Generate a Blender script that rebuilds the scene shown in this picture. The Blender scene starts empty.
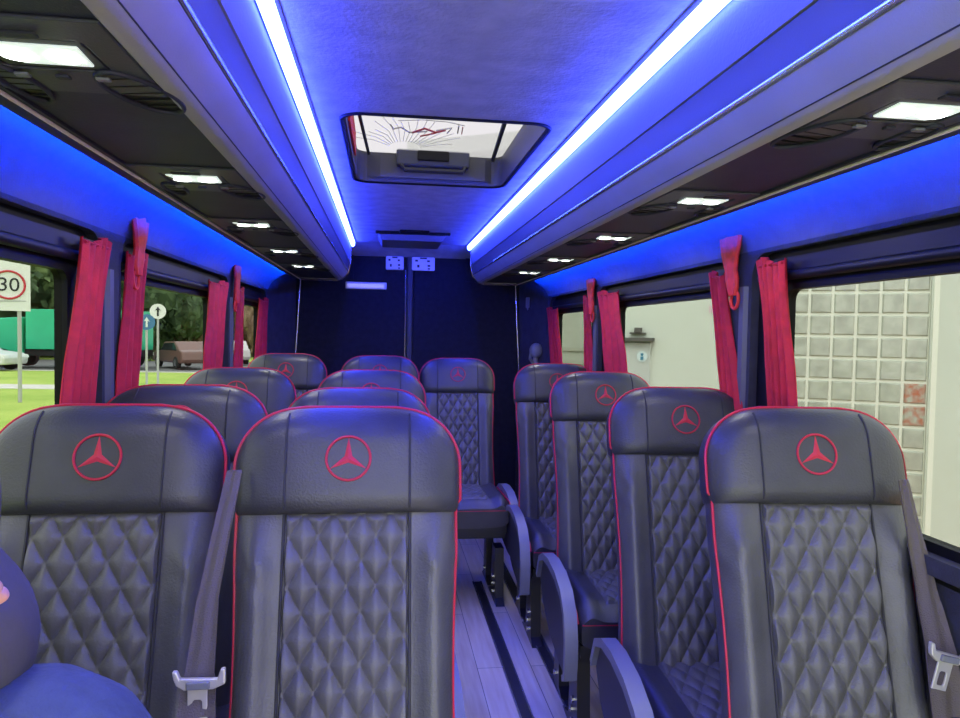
import bpy, math, random
from mathutils import Vector, Matrix
random.seed(7)
S = bpy.context.scene
COL = S.collection
PI = math.pi

# ------------------------------------------------------------------ camera
cd = bpy.data.cameras.new('camera'); cam = bpy.data.objects.new('camera', cd); COL.objects.link(cam)
cd.sensor_fit = 'HORIZONTAL'; cd.sensor_width = 36.0; cd.lens = 36.0 * 700.0 / 960.0
cd.clip_start = 0.02; cd.clip_end = 400
yaw, pitch, roll = 0.13542677, 0.03624295, 0.017
fw = Vector((math.sin(yaw)*math.cos(pitch), math.cos(yaw)*math.cos(pitch), -math.sin(pitch)))
r0 = Vector((math.cos(yaw), -math.sin(yaw), 0)); u0 = r0.cross(fw)
R = r0*math.cos(roll) + u0*math.sin(roll); U = u0*math.cos(roll) - r0*math.sin(roll)
cam.matrix_world = Matrix(((R.x, U.x, -fw.x, -0.165), (R.y, U.y, -fw.y, 0.0), (R.z, U.z, -fw.z, 1.35), (0, 0, 0, 1)))
S.camera = cam
# ------------------------------------------------------------------ world, sun, exposure
w = bpy.data.worlds.new('sky'); S.world = w; w.use_nodes = True
wn = w.node_tree.nodes; wl = w.node_tree.links
bg = wn['Background']; tc = wn.new('ShaderNodeTexCoord'); sep = wn.new('ShaderNodeSeparateXYZ')
rp = wn.new('ShaderNodeValToRGB'); wl.new(tc.outputs['Generated'], sep.inputs[0]); wl.new(sep.outputs['Z'], rp.inputs[0])
rp.color_ramp.elements[0].position = 0.0; rp.color_ramp.elements[0].color = (0.80, 0.80, 0.74, 1)
rp.color_ramp.elements[1].position = 0.6; rp.color_ramp.elements[1].color = (0.86, 0.92, 1.0, 1)
wl.new(rp.outputs[0], bg.inputs['Color']); bg.inputs['Strength'].default_value = 4.8
sd = bpy.data.lights.new('sun', 'SUN'); sd.energy = 3.0; sd.angle = math.radians(25); sd.color = (1, 0.96, 0.88)
sun = bpy.data.objects.new('sun', sd); COL.objects.link(sun)
sun.rotation_euler = Vector((0.25, 0.55, -0.8)).to_track_quat('-Z', 'Y').to_euler()
S.view_settings.view_transform = 'Standard'; S.view_settings.look = 'None'
S.view_settings.gamma = 1.0; S.view_settings.exposure = 0.0; S.view_settings.use_curve_mapping = False
S.cycles.max_bounces = 8; S.cycles.diffuse_bounces = 4; S.cycles.glossy_bounces = 3
S.cycles.transparent_max_bounces = 12; S.cycles.caustics_reflective = False; S.cycles.caustics_refractive = False
S.cycles.sample_clamp_indirect = 4.0; S.cycles.use_denoising = True
CEIL_E, COVE_E = 85.0, 380.0

# ------------------------------------------------------------------ materials
MATS = {}
def mat(name, col, rough=0.6, metal=0.0, noise=0.0, nscale=30.0, bump=0.0, bscale=200.0, emit=None, es=0.0, spec=0.5, col2=None, sheen=0.0, trans=0.0):
    m = bpy.data.materials.new(name); m.use_nodes = True; MATS[name] = m
    n = m.node_tree.nodes; l = m.node_tree.links; b = n['Principled BSDF']
    b.inputs['Base Color'].default_value = (*col, 1); b.inputs['Roughness'].default_value = rough
    b.inputs['Metallic'].default_value = metal; b.inputs['Specular IOR Level'].default_value = spec
    if sheen: b.inputs['Sheen Weight'].default_value = sheen
    co = n.new('ShaderNodeTexCoord')
    if noise or col2:
        t = n.new('ShaderNodeTexNoise'); t.inputs['Scale'].default_value = nscale; t.inputs['Detail'].default_value = 5
        l.new(co.outputs['Object'], t.inputs['Vector'])
        r = n.new('ShaderNodeValToRGB'); c2 = col2 or tuple(min(1, c*(1+noise)) for c in col)
        c1 = col if col2 else tuple(c*(1-noise) for c in col)
        r.color_ramp.elements[0].position = 0.35; r.color_ramp.elements[0].color = (*c1, 1)
        r.color_ramp.elements[1].position = 0.65; r.color_ramp.elements[1].color = (*c2, 1)
        l.new(t.outputs['Fac'], r.inputs[0]); l.new(r.outputs[0], b.inputs['Base Color'])
    if bump:
        t2 = n.new('ShaderNodeTexNoise'); t2.inputs['Scale'].default_value = bscale; t2.inputs['Detail'].default_value = 3
        l.new(co.outputs['Object'], t2.inputs['Vector'])
        bp = n.new('ShaderNodeBump'); bp.inputs['Strength'].default_value = bump; bp.inputs['Distance'].default_value = 0.004
        l.new(t2.outputs['Fac'], bp.inputs['Height']); l.new(bp.outputs[0], b.inputs['Normal'])
    if emit: b.inputs['Emission Color'].default_value = (*emit, 1); b.inputs['Emission Strength'].default_value = es
    if trans: b.inputs['Transmission Weight'].default_value = trans
    return m
M_ceil = mat('ceiling_fabric', (0.38, 0.38, 0.42), 0.9, noise=0.12, nscale=14, bump=0.5, bscale=90)
M_side = mat('rack_fabric', (0.30, 0.30, 0.34), 0.85, bump=0.3, bscale=160)
M_rackf = mat('rack_front_plastic', (0.40, 0.39, 0.41), 0.42, noise=0.05, nscale=8, bump=0.1, bscale=300)
M_band = mat('rack_upper_plastic', (0.17, 0.17, 0.19), 0.4, bump=0.1, bscale=300)
M_seam = mat('dark_seam', (0.03, 0.03, 0.035), 0.7)
M_under = mat('rack_underside_plastic', (0.026, 0.029, 0.055), 0.55, noise=0.15, nscale=9, bump=0.2, bscale=300)
M_unit = mat('service_unit_plastic', (0.058, 0.064, 0.085), 0.45, bump=0.15, bscale=300)
M_vent = mat('vent_plastic', (0.010, 0.010, 0.012), 0.5)
M_alu = mat('silver_trim', (0.75, 0.75, 0.78), 0.25, metal=0.9)
M_pink = mat('pale_trim', (0.95, 0.85, 0.90), 0.5)
M_wall = mat('wall_fabric', (0.035, 0.036, 0.050), 0.9, noise=0.15, nscale=20, bump=0.4, bscale=250)
M_cove = mat('cove_fabric', (0.10, 0.10, 0.12), 0.85, noise=0.06, nscale=20, bump=0.2, bscale=250)
M_frame = mat('window_rubber', (0.005, 0.005, 0.006), 0.6, spec=0.2)
M_rail = mat('blind_rail', (0.006, 0.006, 0.007), 0.5, spec=0.3)
M_door = mat('door_carpet', (0.010, 0.011, 0.017), 0.95, noise=0.25, nscale=30, bump=0.4, bscale=250)
M_strip = mat('door_strip', (0.035, 0.037, 0.055), 0.55)
M_white = mat('white_plastic', (0.78, 0.78, 0.82), 0.4)
M_leather = mat('black_leather', (0.042, 0.042, 0.045), 0.38, noise=0.10, nscale=18, bump=0.25, bscale=220, spec=0.6)
M_bolster = mat('bolster_leather', (0.078, 0.077, 0.078), 0.38, noise=0.12, nscale=14, bump=0.25, bscale=220, spec=0.6)
M_quilt = mat('quilted_leather', (0.105, 0.103, 0.100), 0.42, noise=0.10, nscale=12, bump=0.25, bscale=220, spec=0.55)
M_red = mat('red_piping', (0.55, 0.015, 0.05), 0.45)
M_thread = mat('red_thread', (0.55, 0.02, 0.05), 0.6)
M_seat_pl = mat('seat_side_plastic', (0.03, 0.032, 0.038), 0.45)
M_rim = mat('grey_armrest_plastic', (0.20, 0.21, 0.24), 0.35, bump=0.1, bscale=300)
M_metal = mat('dark_metal', (0.05, 0.05, 0.055), 0.35, metal=0.7)
M_steel = mat('steel', (0.6, 0.6, 0.62), 0.25, metal=1.0)
M_belt = mat('belt_webbing', (0.115, 0.095, 0.085), 0.7, bump=0.5, bscale=400)
M_buckle = mat('buckle_metal', (0.72, 0.70, 0.66), 0.3, metal=0.5)
M_curt = mat('red_curtain', (0.50, 0.010, 0.026), 0.75, noise=0.15, nscale=25, bump=0.3, bscale=250)
M_tie = mat('red_tie', (0.80, 0.035, 0.025), 0.7, noise=0.15, nscale=40)
M_floor = mat('floor_vinyl', (0.20, 0.20, 0.19), 0.45, col2=(0.30, 0.29, 0.27), nscale=7, bump=0.1, bscale=60)
M_track = mat('seat_track', (0.03, 0.03, 0.035), 0.5)
M_lens = mat('reading_lens', (0.8, 0.85, 0.85), 0.3, emit=(0.80, 0.95, 0.86), es=0.75)
M_bulb = mat('reading_bulb', (0.8, 0.85, 0.85), 0.3, emit=(0.97, 1.0, 0.92), es=4.0)
M_led = mat('ceiling_led', (0.8, 0.8, 0.9), 0.4, emit=(0.026, 0.048, 1.0), es=CEIL_E)
M_cled = mat('cove_led', (0.5, 0.6, 0.9), 0.4, emit=(0.0, 0.042, 1.0), es=COVE_E)
M_pillar = mat('pillar_trim_plastic', (0.10, 0.10, 0.115), 0.5)
# wood planks on floor
def glass_mat(name, tint, gl=0.06):
    m = bpy.data.materials.new(name); m.use_nodes = True; n = m.node_tree.nodes; l = m.node_tree.links
    n.remove(n['Principled BSDF']); out = n['Material Output']
    t = n.new('ShaderNodeBsdfTransparent'); t.inputs[0].default_value = (*tint, 1)
    g = n.new('ShaderNodeBsdfGlossy'); g.inputs['Roughness'].default_value = 0.03
    mx = n.new('ShaderNodeMixShader'); mx.inputs[0].default_value = gl
    l.new(t.outputs[0], mx.inputs[1]); l.new(g.outputs[0], mx.inputs[2]); l.new(mx.outputs[0], out.inputs[0]); return m
M_glass = glass_mat('tinted_glass', (0.56, 0.57, 0.55), 0.010)
def hatch_glass():
    m = bpy.data.materials.new('hatch_frosted'); m.use_nodes = True; n = m.node_tree.nodes; l = m.node_tree.links
    n.remove(n['Principled BSDF']); out = n['Material Output']
    t = n.new('ShaderNodeBsdfTransparent'); t.inputs[0].default_value = (0.55, 0.53, 0.53, 1)
    g = n.new('ShaderNodeBsdfTranslucent'); g.inputs[0].default_value = (0.30, 0.29, 0.29, 1)
    mx = n.new('ShaderNodeMixShader'); mx.inputs[0].default_value = 0.45
    l.new(t.outputs[0], mx.inputs[1]); l.new(g.outputs[0], mx.inputs[2]); l.new(mx.outputs[0], out.inputs[0]); return m
M_hatch = hatch_glass()

# ------------------------------------------------------------------ mesh helpers
class MB:
    def __init__(s): s.v = []; s.f = []; s.mi = []; s.cur = 0
    def add(s, vs, fs):
        o = len(s.v); s.v += [tuple(p) for p in vs]
        for f in fs: s.f.append(tuple(i+o for i in f)); s.mi.append(s.cur)
        return s
    def box(s, x0, x1, y0, y1, z0, z1):
        vs = [(x, y, z) for z in (z0, z1) for y in (y0, y1) for x in (x0, x1)]
        return s.add(vs, [(0, 2, 3, 1), (4, 5, 7, 6), (0, 1, 5, 4), (2, 6, 7, 3), (0, 4, 6, 2), (1, 3, 7, 5)])
    def prism(s, pts, ax, a, b):
        # polygon pts in the two other axes, extruded along ax from a to b
        def P(p, t):
            if ax == 0: return (t, p[0], p[1])
            if ax == 1: return (p[0], t, p[1])
            return (p[0], p[1], t)
        n = len(pts); vs = [P(p, a) for p in pts] + [P(p, b) for p in pts]
        fs = [tuple(range(n)), tuple(range(2*n-1, n-1, -1))] + [(i, (i+1) % n + 0, (i+1) % n + n, i+n) for i in range(n)]
        return s.add(vs, fs)
    def tube(s, path, r, n=8, closed=False, rr=None):
        path = [Vector(p) for p in path]; k = len(path); vs = []; fs = []
        prev = None
        for i, p in enumerate(path):
            a = path[(i-1) % k] if (closed or i > 0) else p; b = path[(i+1) % k] if (closed or i < k-1) else p
            t = (b-a).normalized()
            if prev is None:
                up = Vector((0, 0, 1)) if abs(t.z) < 0.9 else Vector((1, 0, 0)); nn = t.cross(up).normalized()
            else: nn = (prev - t*prev.dot(t)).normalized()
            prev = nn; bb = t.cross(nn); ri = rr[i] if rr else r
            vs += [p + ri*(math.cos(2*PI*j/n)*nn + math.sin(2*PI*j/n)*bb) for j in range(n)]
        for i in range(k if closed else k-1):
            for j in range(n):
                a = i*n+j; b = i*n+(j+1) % n; c = ((i+1) % k)*n+(j+1) % n; d = ((i+1) % k)*n+j; fs.append((a, b, c, d))
        if not closed: fs += [tuple(range(n-1, -1, -1)), tuple((k-1)*n+j for j in range(n))]
        return s.add(vs, fs)
    def grid(s, fn, nu, nv, closed_u=False):
        vs = [fn(i/(nu if closed_u else nu-1), j/(nv-1)) for j in range(nv) for i in range(nu)]; fs = []
        for j in range(nv-1):
            for i in range(nu if closed_u else nu-1):
                fs.append((j*nu+i, j*nu+(i+1) % nu, (j+1)*nu+(i+1) % nu, (j+1)*nu+i))
        return s.add(vs, fs)
    def rings(s, rings):
        n = len(rings[0]); vs = [p for r in rings for p in r]; fs = []
        for j in range(len(rings)-1):
            for i in range(n): fs.append((j*n+i, j*n+(i+1) % n, (j+1)*n+(i+1) % n, (j+1)*n+i))
        fs += [tuple(range(n-1, -1, -1)), tuple((len(rings)-1)*n+i for i in range(n))]
        return s.add(vs, fs)
    def cyl(s, c, ax, r, h, n=20):
        pts = [(r*math.cos(2*PI*i/n), r*math.sin(2*PI*i/n)) for i in range(n)]
        if ax == 0: pts = [(p[0]+c[1], p[1]+c[2]) for p in pts]
        elif ax == 1: pts = [(p[0]+c[0], p[1]+c[2]) for p in pts]
        else: pts = [(p[0]+c[0], p[1]+c[1]) for p in pts]
        return s.prism(pts, ax, c[ax]-h/2, c[ax]+h/2)
    def mesh(s, name, mats, smooth=False, T=None):
        me = bpy.data.meshes.new(name)
        vs = [T @ Vector(p) for p in s.v] if T is not None else s.v
        me.from_pydata([tuple(p) for p in vs], [], s.f)
        if not isinstance(mats, (list, tuple)): mats = [mats]
        for m in mats: me.materials.append(m)
        me.polygons.foreach_set('material_index', s.mi)
        import bmesh
        bm = bmesh.new(); bm.from_mesh(me); bmesh.ops.recalc_face_normals(bm, faces=bm.faces); bm.to_mesh(me); bm.free()
        if smooth:
            me.polygons.foreach_set('use_smooth', [True]*len(me.polygons))
            try: me.set_sharp_from_angle(angle=math.radians(40))
            except Exception: pass
        me.update(); return me
    def build(s, name, mats, parent=None, smooth=False, T=None, bevel=0.0, sub=0):
        o = bpy.data.objects.new(name, s.mesh(name, mats, smooth, T)); COL.objects.link(o)
        if parent: o.parent = parent
        if bevel:
            m = o.modifiers.new('bevel', 'BEVEL'); m.width = bevel; m.segments = 2; m.limit_method = 'ANGLE'; m.angle_limit = math.radians(35)
        if sub:
            m = o.modifiers.new('sub', 'SUBSURF'); m.levels = sub; m.render_levels = sub
        return o
def tag(o, label=None, cat=None, group=None, kind=None):
    if label: o['label'] = label
    if cat: o['category'] = cat
    if group: o['group'] = group
    if kind: o['kind'] = kind
    return o
def empty(name, loc=(0, 0, 0), rz=0):
    o = bpy.data.objects.new(name, None); COL.objects.link(o); o.location = loc; o.rotation_euler = (0, 0, rz); o.empty_display_size = 0.1
    return o
def struct(mb, name, mats, parent=None, **k):
    o = mb.build(name, mats, parent, **k)
    if not parent: o['kind'] = 'structure'
    return o
def copy_tree(o, parent=None):
    c = o.copy(); COL.objects.link(c)
    if parent: c.parent = parent
    for ch in [x for x in bpy.data.objects if x.parent == o]: copy_tree(ch, c)
    return c
def roundrect(x0, x1, y0, y1, r, n=6):
    out = []
    for cx, cy, a0 in ((x1-r, y1-r, 0), (x0+r, y1-r, 90), (x0+r, y0+r, 180), (x1-r, y0+r, 270)):
        for i in range(n+1):
            a = math.radians(a0+90*i/n); out.append((cx+r*math.cos(a), cy+r*math.sin(a)))
    return out
def holed(mb, rect, hole, ax, a, b):
    """plate between rect and a rounded hole, thickness a..b along ax"""
    x0, x1, y0, y1 = rect; cx = sum(p[0] for p in hole)/len(hole); cy = sum(p[1] for p in hole)/len(hole)
    outer = []
    hx0 = min(p[0] for p in hole); hx1 = max(p[0] for p in hole); hy0 = min(p[1] for p in hole); hy1 = max(p[1] for p in hole)
    n4 = len(hole)//4
    for k, p in enumerate(hole):
        q, i = divmod(k, n4); t = i/(n4-1)
        if q == 0: o = (x1, y0+(y1-y0)*0.75 if 0 else p[1]) if t < 0.5 else (p[0], y1)
        elif q == 1: o = (p[0], y1) if t < 0.5 else (x0, p[1])
        elif q == 2: o = (x0, p[1]) if t < 0.5 else (p[0], y0)
        else: o = (p[0], y0) if t < 0.5 else (x1, p[1])
        if abs(t-0.5) < 1e-6: o = ((x1, y1), (x0, y1), (x0, y0), (x1, y0))[q]
        outer.append(o)
    n = len(hole)
    def P(p, t):
        return (t, p[0], p[1]) if ax == 0 else ((p[0], t, p[1]) if ax == 1 else (p[0], p[1], t))
    vs = [P(p, a) for p in outer]+[P(p, a) for p in hole]+[P(p, b) for p in hole]+[P(p, b) for p in outer]
    fs = []
    for i in range(n):
        j = (i+1) % n
        for k in range(4):
            k2 = (k+1) % 4; fs.append((k*n+i, k*n+j, k2*n+j, k2*n+i))
    mb.add(vs, fs)

# ------------------------------------------------------------------ outside ground and buildings (far structure)
G = -0.75
def ground():
    m = mat('grass_ground', (0.24, 0.36, 0.04), 0.95, col2=(0.36, 0.46, 0.08), nscale=0.6)
    mr = mat('asphalt', (0.16, 0.16, 0.16), 0.9, noise=0.1, nscale=3)
    mk = mat('pale_kerb', (0.52, 0.50, 0.44), 0.9, noise=0.1, nscale=3)
    mp = mat('brick_paving', (0.42, 0.25, 0.15), 0.9, noise=0.2, nscale=4)
    struct(MB().box(-90, 40, -30, 130, G-0.2, G-0.05), 'ground', mr)
    def strip(name, pts, z, mt, label, cat):
        o = MB().prism(pts, 2, G-0.06, z).build(name, mt); o['kind'] = 'structure'; return o
    # verge beside the bus, footpath, verge, road
    def band(d0, d1, name, z, mt):
        strip(name, [(-70, d0+5.0), (-1.6, d0-1.0), (-1.6, d1-1.0), (-70, d1+5.0)], z, mt, None, None)
    band(-20.0, 25.2, 'ground_verge', G+0.0, m)
    band(25.2, 27.0, 'ground_path', G+0.01, mk)
    band(27.0, 35.0, 'ground_grass', G+0.0, m)
    band(35.0, 35.3, 'ground_kerb', G+0.03, mk)
    band(48.0, 110.0, 'ground_field', G+0.0, m)
    strip('ground_paving', [(1.4, -6), (14, -6), (14, 9), (1.4, 9)], G, mp, None, None)
ground()
# building on the right
BD = Vector((-0.93*0.991+0.36*0.135, 0.93*0.135+0.36*0.991, 0)).normalized()   # along the facade, leftwards in view
BN = Vector((-BD.y, BD.x, 0));                                        # facing the bus?
if BN.y > 0: BN = -BN
BP = Vector((4.27, 6.06, 0))
def TB():
    # local x along facade, local y = outwards towards the bus (BN), z up
    return Matrix(((BD.x, BN.x, 0, BP.x), (BD.y, BN.y, 0, BP.y), (0, 0, 1, 0), (0, 0, 0, 1)))
Mwallb = mat('pale_render', (0.58, 0.63, 0.545), 0.9, noise=0.03, nscale=1.2)
bl = empty('building'); tag(bl, 'pale rendered building outside the right windows with grey service door', 'building')
T = TB()
gx0, gx1 = -0.57, 0.84    # glass block panel
gb = MB()
gb.box(-6.5, gx0, -0.3, 0, G, 3.6).box(gx1, 4.8, -0.3, 0, G, 3.6).box(gx0, gx1, -0.3, 0, 2.62, 3.6).box(gx0, gx1, -0.3, 0, G, G+0.25)
gb.build('wall', Mwallb, bl, T=T)
Mgb = mat('glass_block', (0.42, 0.45, 0.38), 0.08, noise=0.15, nscale=9, bump=1.0, bscale=12, spec=0.9)
Mgbr = mat('glass_block_rust', (0.42, 0.45, 0.38), 0.1, col2=(0.42, 0.13, 0.07), nscale=16, bump=1.0, bscale=14)
Mmort = mat('block_mortar', (0.76, 0.79, 0.68), 0.8)
panel = empty('glass_block_window'); panel.parent = bl
g1 = MB().box(gx0, gx1, -0.2, -0.03, G+0.25, 2.62); g1.build('mortar_grid', Mmort, bl, T=T)
ncol = 7; cw = (gx1-gx0)/ncol
bpy.data.objects.remove(panel)
rng = random.Random(3)
for mt, sel in ((Mgb, 0), (Mgbr, 1)):
    q = MB()
    for c in range(ncol):
        for r in range(15):
            z0 = G+0.27+r*0.2085; rust = (c == 0 and 5 <= r <= 6)
            if z0+0.19 > 2.62: continue
            if int(rust) != sel: continue
            x0 = gx0+c*cw+0.012; x1 = x0+cw-0.024; z1 = z0+0.184
            b = 0.012
            q.add([(x0, -0.03, z0), (x1, -0.03, z0), (x1, -0.03, z1), (x0, -0.03, z1), (x0+b, -0.012, z0+b), (x1-b, -0.012, z0+b), (x1-b, -0.012, z1-b), (x0+b, -0.012, z1-b)],
                  [(4, 5, 6, 7), (0, 1, 5, 4), (1, 2, 6, 5), (2, 3, 7, 6), (3, 0, 4, 7)])
    o = q.build('glass_block_panel' if not sel else 'stained_block', mt, bl, T=T)
    if sel: o['label'] = 'reddish stained glass blocks'
MB().box(gx0-0.06, gx0-0.015, -0.02, 0.012, G, 2.66).build('corner_bead', Mmort, bl, T=T)
# service door
Mdoor2 = mat('grey_door', (0.50, 0.54, 0.50), 0.6)
Mdark = mat('door_canopy_dark', (0.09, 0.09, 0.08), 0.7)
dr = MB().box(1.93, 2.46, 0, 0.03, G, 1.28).build('door', Mdoor2, bl, T=T)
fb = MB().box(1.89, 2.47, 0, 0.10, 1.30, 1.335); fb.build('door_canopy', Mdark, bl, T=T)
MB().box(1.98, 2.14, 0.0, 0.07, 1.375, 1.39).box(2.02, 2.09, 0.0, 0.09, 1.39, 1.44).build('wall_lamp', Mdark, bl, T=T)
MB().cyl((2.01, 0.036, 1.14), 1, 0.055, 0.008).build('door_sign', mat('sign_pale', (0.6, 0.72, 0.72), 0.6), dr, T=T)
sg = MB().box(1.995, 2.025, 0.040, 0.046, 1.105, 1.14).cyl((2.01, 0.043, 1.162), 1, 0.015, 0.006, 12)
sg.build('door_sign_symbol', mat('sign_blue', (0.05, 0.22, 0.33), 0.6), dr, T=T)
MB().box(1.23, 1.36, 0, 0.01, 1.60, 1.67).build('notice', mat('notice_pink', (0.62, 0.45, 0.50), 0.6), bl, T=T)
MB().box(2.50, 4.75, 0.0, 0.04, G, 3.4).build('cladding', mat('olive_cladding', (0.33, 0.36, 0.29), 0.8, noise=0.05, nscale=3), bl, T=T)
q = MB()
for k in range(5): q.box(2.62, 2.86, 0.04, 0.06, 0.62+k*0.14, 0.66+k*0.14)
q.build('louvre', mat('louvre_green', (0.29, 0.31, 0.24), 0.7), bl, T=T)

# ------------------------------------------------------------------ outside on the left
def curve_text(name, body, size, m, parent, loc, rot, ext=0.004):
    c = bpy.data.curves.new(name, 'FONT'); c.body = body; c.size = size; c.align_x = 'CENTER'; c.align_y = 'CENTER'; c.extrude = ext
    tmp = bpy.data.objects.new(name+'_outline', c); COL.objects.link(tmp)
    me = bpy.data.meshes.new_from_object(tmp.evaluated_get(bpy.context.evaluated_depsgraph_get())); bpy.data.objects.remove(tmp)
    me.materials.clear(); me.materials.append(m)
    o = bpy.data.objects.new(name, me); COL.objects.link(o); o.parent = parent; o.location = loc; o.rotation_euler = rot
    return o
M_pole = mat('galvanised_pole', (0.42, 0.43, 0.42), 0.5, metal=0.3)
M_swhite = mat('sign_white', (0.72, 0.72, 0.70), 0.5)
M_sred = mat('sign_red', (0.50, 0.03, 0.05), 0.5)
M_black = mat('black_paint', (0.015, 0.015, 0.015), 0.5)
def face_rot(p):
    d = Vector((-0.165, 0))-Vector(p[:2]); return math.atan2(d.y, d.x)+PI/2
def speed_sign():
    p = (-10.25, 20.5, G); t = empty('speed_limit_sign', p, face_rot(p)+0.1)
    tag(t, 'round red-ringed 30 speed limit sign on grey pole on the verge', 'road sign')
    MB().tube([(0.25, 0.06, 0), (0.25, 0.06, 2.6)], 0.05, 12).build('pole', M_pole, t)
    MB().box(-0.62, 0.50, -0.01, 0.01, 2.50, 3.90).build('sign_plate', M_swhite, t)
    MB().tube([(0.37*math.cos(2*PI*i/40), -0.012, 3.2+0.37*math.sin(2*PI*i/40)) for i in range(40)], 0.032, 6, closed=True).build('red_ring', M_sred, t)
    curve_text('lettering', '30', 0.52, M_black, t, (0, -0.02, 3.19), (PI/2, 0, 0))
    q = MB(); q.prism([(-0.5, 2.6), (-0.46, 2.58), (-0.2, 2.74), (0.4, 2.76), (0.4, 2.79), (-0.22, 2.77)], 1, -0.02, -0.012)
    q.build('stripe', mat('sign_grey', (0.4, 0.4, 0.4), 0.6), t)
speed_sign()
def blue_sign(p, label, hi, blue):
    t = empty('road_sign', p, face_rot(p)); tag(t, label, 'road sign')
    MB().tube([(0, 0.05, 0), (0, 0.05, hi)], 0.04, 10).build('pole', M_pole, t)
    MB().cyl((0, 0, hi-0.25), 1, 0.27, 0.02, 28).build('disc', mat('blue_sign_face', (0.05, 0.16, 0.32), 0.5) if blue else M_swhite, t)
    q = MB().prism([(-0.03, hi-0.42), (0.03, hi-0.42), (0.03, hi-0.2), (0.10, hi-0.24), (0, hi-0.08), (-0.10, hi-0.24), (-0.03, hi-0.2)], 1, -0.025, -0.012)
    q.build('arrow', M_swhite if blue else M_black, t)
blue_sign((-8.25, 25.3, G), 'blue round arrow sign on a thin pole seen through second left window', 2.55, True)
blue_sign((-8.22, 26.4, G), 'pale round sign just above and behind the blue arrow sign', 2.95, False)
M_green = mat('green_lorry_paint', (0.02, 0.42, 0.22), 0.45, noise=0.08, nscale=1.5)
M_tyre = mat('tyre', (0.02, 0.02, 0.02), 0.8)
M_cglass = mat('car_glass', (0.03, 0.035, 0.04), 0.15)
def wheels(t, xs, r, w, half):
    for x in xs:
        for s in (-1, 1):
            wh = MB().cyl((x, s*half, r), 1, r, w, 24).build('wheel', M_tyre, t, smooth=True)
            MB().cyl((x, s*(half+w/2+0.005), r), 1, r*0.55, 0.02, 16).build('hub', M_steel, wh)
def truck():
    t = empty('lorry', (-15.4, 38.5, G), math.atan2(-0.75, 5.6)+PI); tag(t, 'bright green box lorry driving behind the verge on the left', 'lorry')
    q = MB().box(-2.9, 2.4, -1.15, 1.15, 0.95, 2.95)
    for k in range(11): q.box(-2.75+k*0.49, -2.69+k*0.49, -1.19, -1.15, 1.0, 2.9)
    q.build('cargo_box', M_green, t, bevel=0.03)
    MB().box(-3.0, 4.3, -0.9, 0.9, 0.62, 0.95).build('chassis', M_black, t)
    c = MB().prism([(2.6, 0.6), (4.5, 0.6), (4.55, 1.45), (4.3, 2.45), (2.6, 2.55)], 1, -1.1, 1.1).build('cab', M_green, t, bevel=0.06)
    MB().prism([(2.95, 1.5), (4.2, 1.5), (4.05, 2.25), (2.95, 2.25)], 1, -1.13, -1.09).build('side_window', M_cglass, c)
    wheels(t, (-2.0, -0.9, 3.6), 0.48, 0.3, 0.95)
truck()
def car(p, rz, paint, label, wagon=False):
    t = empty('car', p, rz); tag(t, label, 'car', 'cars on the road left of the bus')
    prof = [(-2.1, 0.3), (2.1, 0.3), (2.15, 0.62), (1.95, 0.82), (0.95, 0.93), (0.35, 1.38), (-1.1, 1.43), (-1.75, 1.0), (-2.1, 0.9), (-2.18, 0.5)]
    b = MB().prism(prof, 1, -0.85, 0.85).build('body', paint, t, bevel=0.08)
    for s in (-1, 1):
        MB().prism([(-1.45, 0.95), (0.78, 0.95), (0.28, 1.31), (-1.05, 1.35)], 1, s*0.853-0.01, s*0.853+0.01).build('side_window', M_cglass, b)
        MB().prism([(1.9, 0.6), (2.16, 0.6), (2.1, 0.74), (1.95, 0.76)], 1, s*0.7-0.12, s*0.7+0.16).build('headlamp', M_swhite, b)
    wheels(t, (-1.3, 1.3), 0.32, 0.2, 0.78)
P_white = mat('car_white', (0.62, 0.62, 0.62), 0.3); P_brown = mat('car_brown', (0.16, 0.085, 0.07), 0.3); P_silver = mat('car_silver', (0.45, 0.42, 0.42), 0.3)
car((-19.3, 35.6, G), -0.15, P_white, 'white car at far left behind the speed limit sign')
car((-11.0, 39.7, G), 2.2, P_brown, 'reddish brown car seen through second left window')
car((-9.7, 44.5, G), 2.0, P_silver, 'silver car seen through third left window beyond the curtain', )
def house():
    t = empty('house', (-15.6, 66, G), 0.25); tag(t, 'low pinkish house with brown roof among the trees', 'house')
    MB().box(-3.2, 4.6, -3, 3, 0, 2.7).build('wall', mat('house_pink', (0.55, 0.42, 0.36), 0.8, noise=0.1, nscale=1), t)
    MB().prism([(-3.8, 2.6), (5.2, 2.6), (3.0, 4.4), (-1.6, 4.4)], 1, -3.5, 3.5).build('roof', mat('house_roof', (0.22, 0.12, 0.08), 0.8, noise=0.2, nscale=3), t)
    MB().box(-2.2, -1.0, -3.05, -2.98, 0.9, 2.1).build('window', M_cglass, t); MB().box(1.2, 2.6, -3.05, -2.98, 0.9, 2.1).build('window', M_cglass, t)
house()
M_bark = mat('bark', (0.10, 0.075, 0.05), 0.9, noise=0.2, nscale=8)
def leafmat(n, a, b): return mat(n, a, 0.8, col2=b, nscale=1.3)
LM = [leafmat('leaf_dark', (0.030, 0.060, 0.022), (0.09, 0.15, 0.055)), leafmat('leaf_mid', (0.06, 0.11, 0.035), (0.17, 0.24, 0.08)), leafmat('leaf_brown', (0.20, 0.12, 0.08), (0.36, 0.24, 0.17))]
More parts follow.
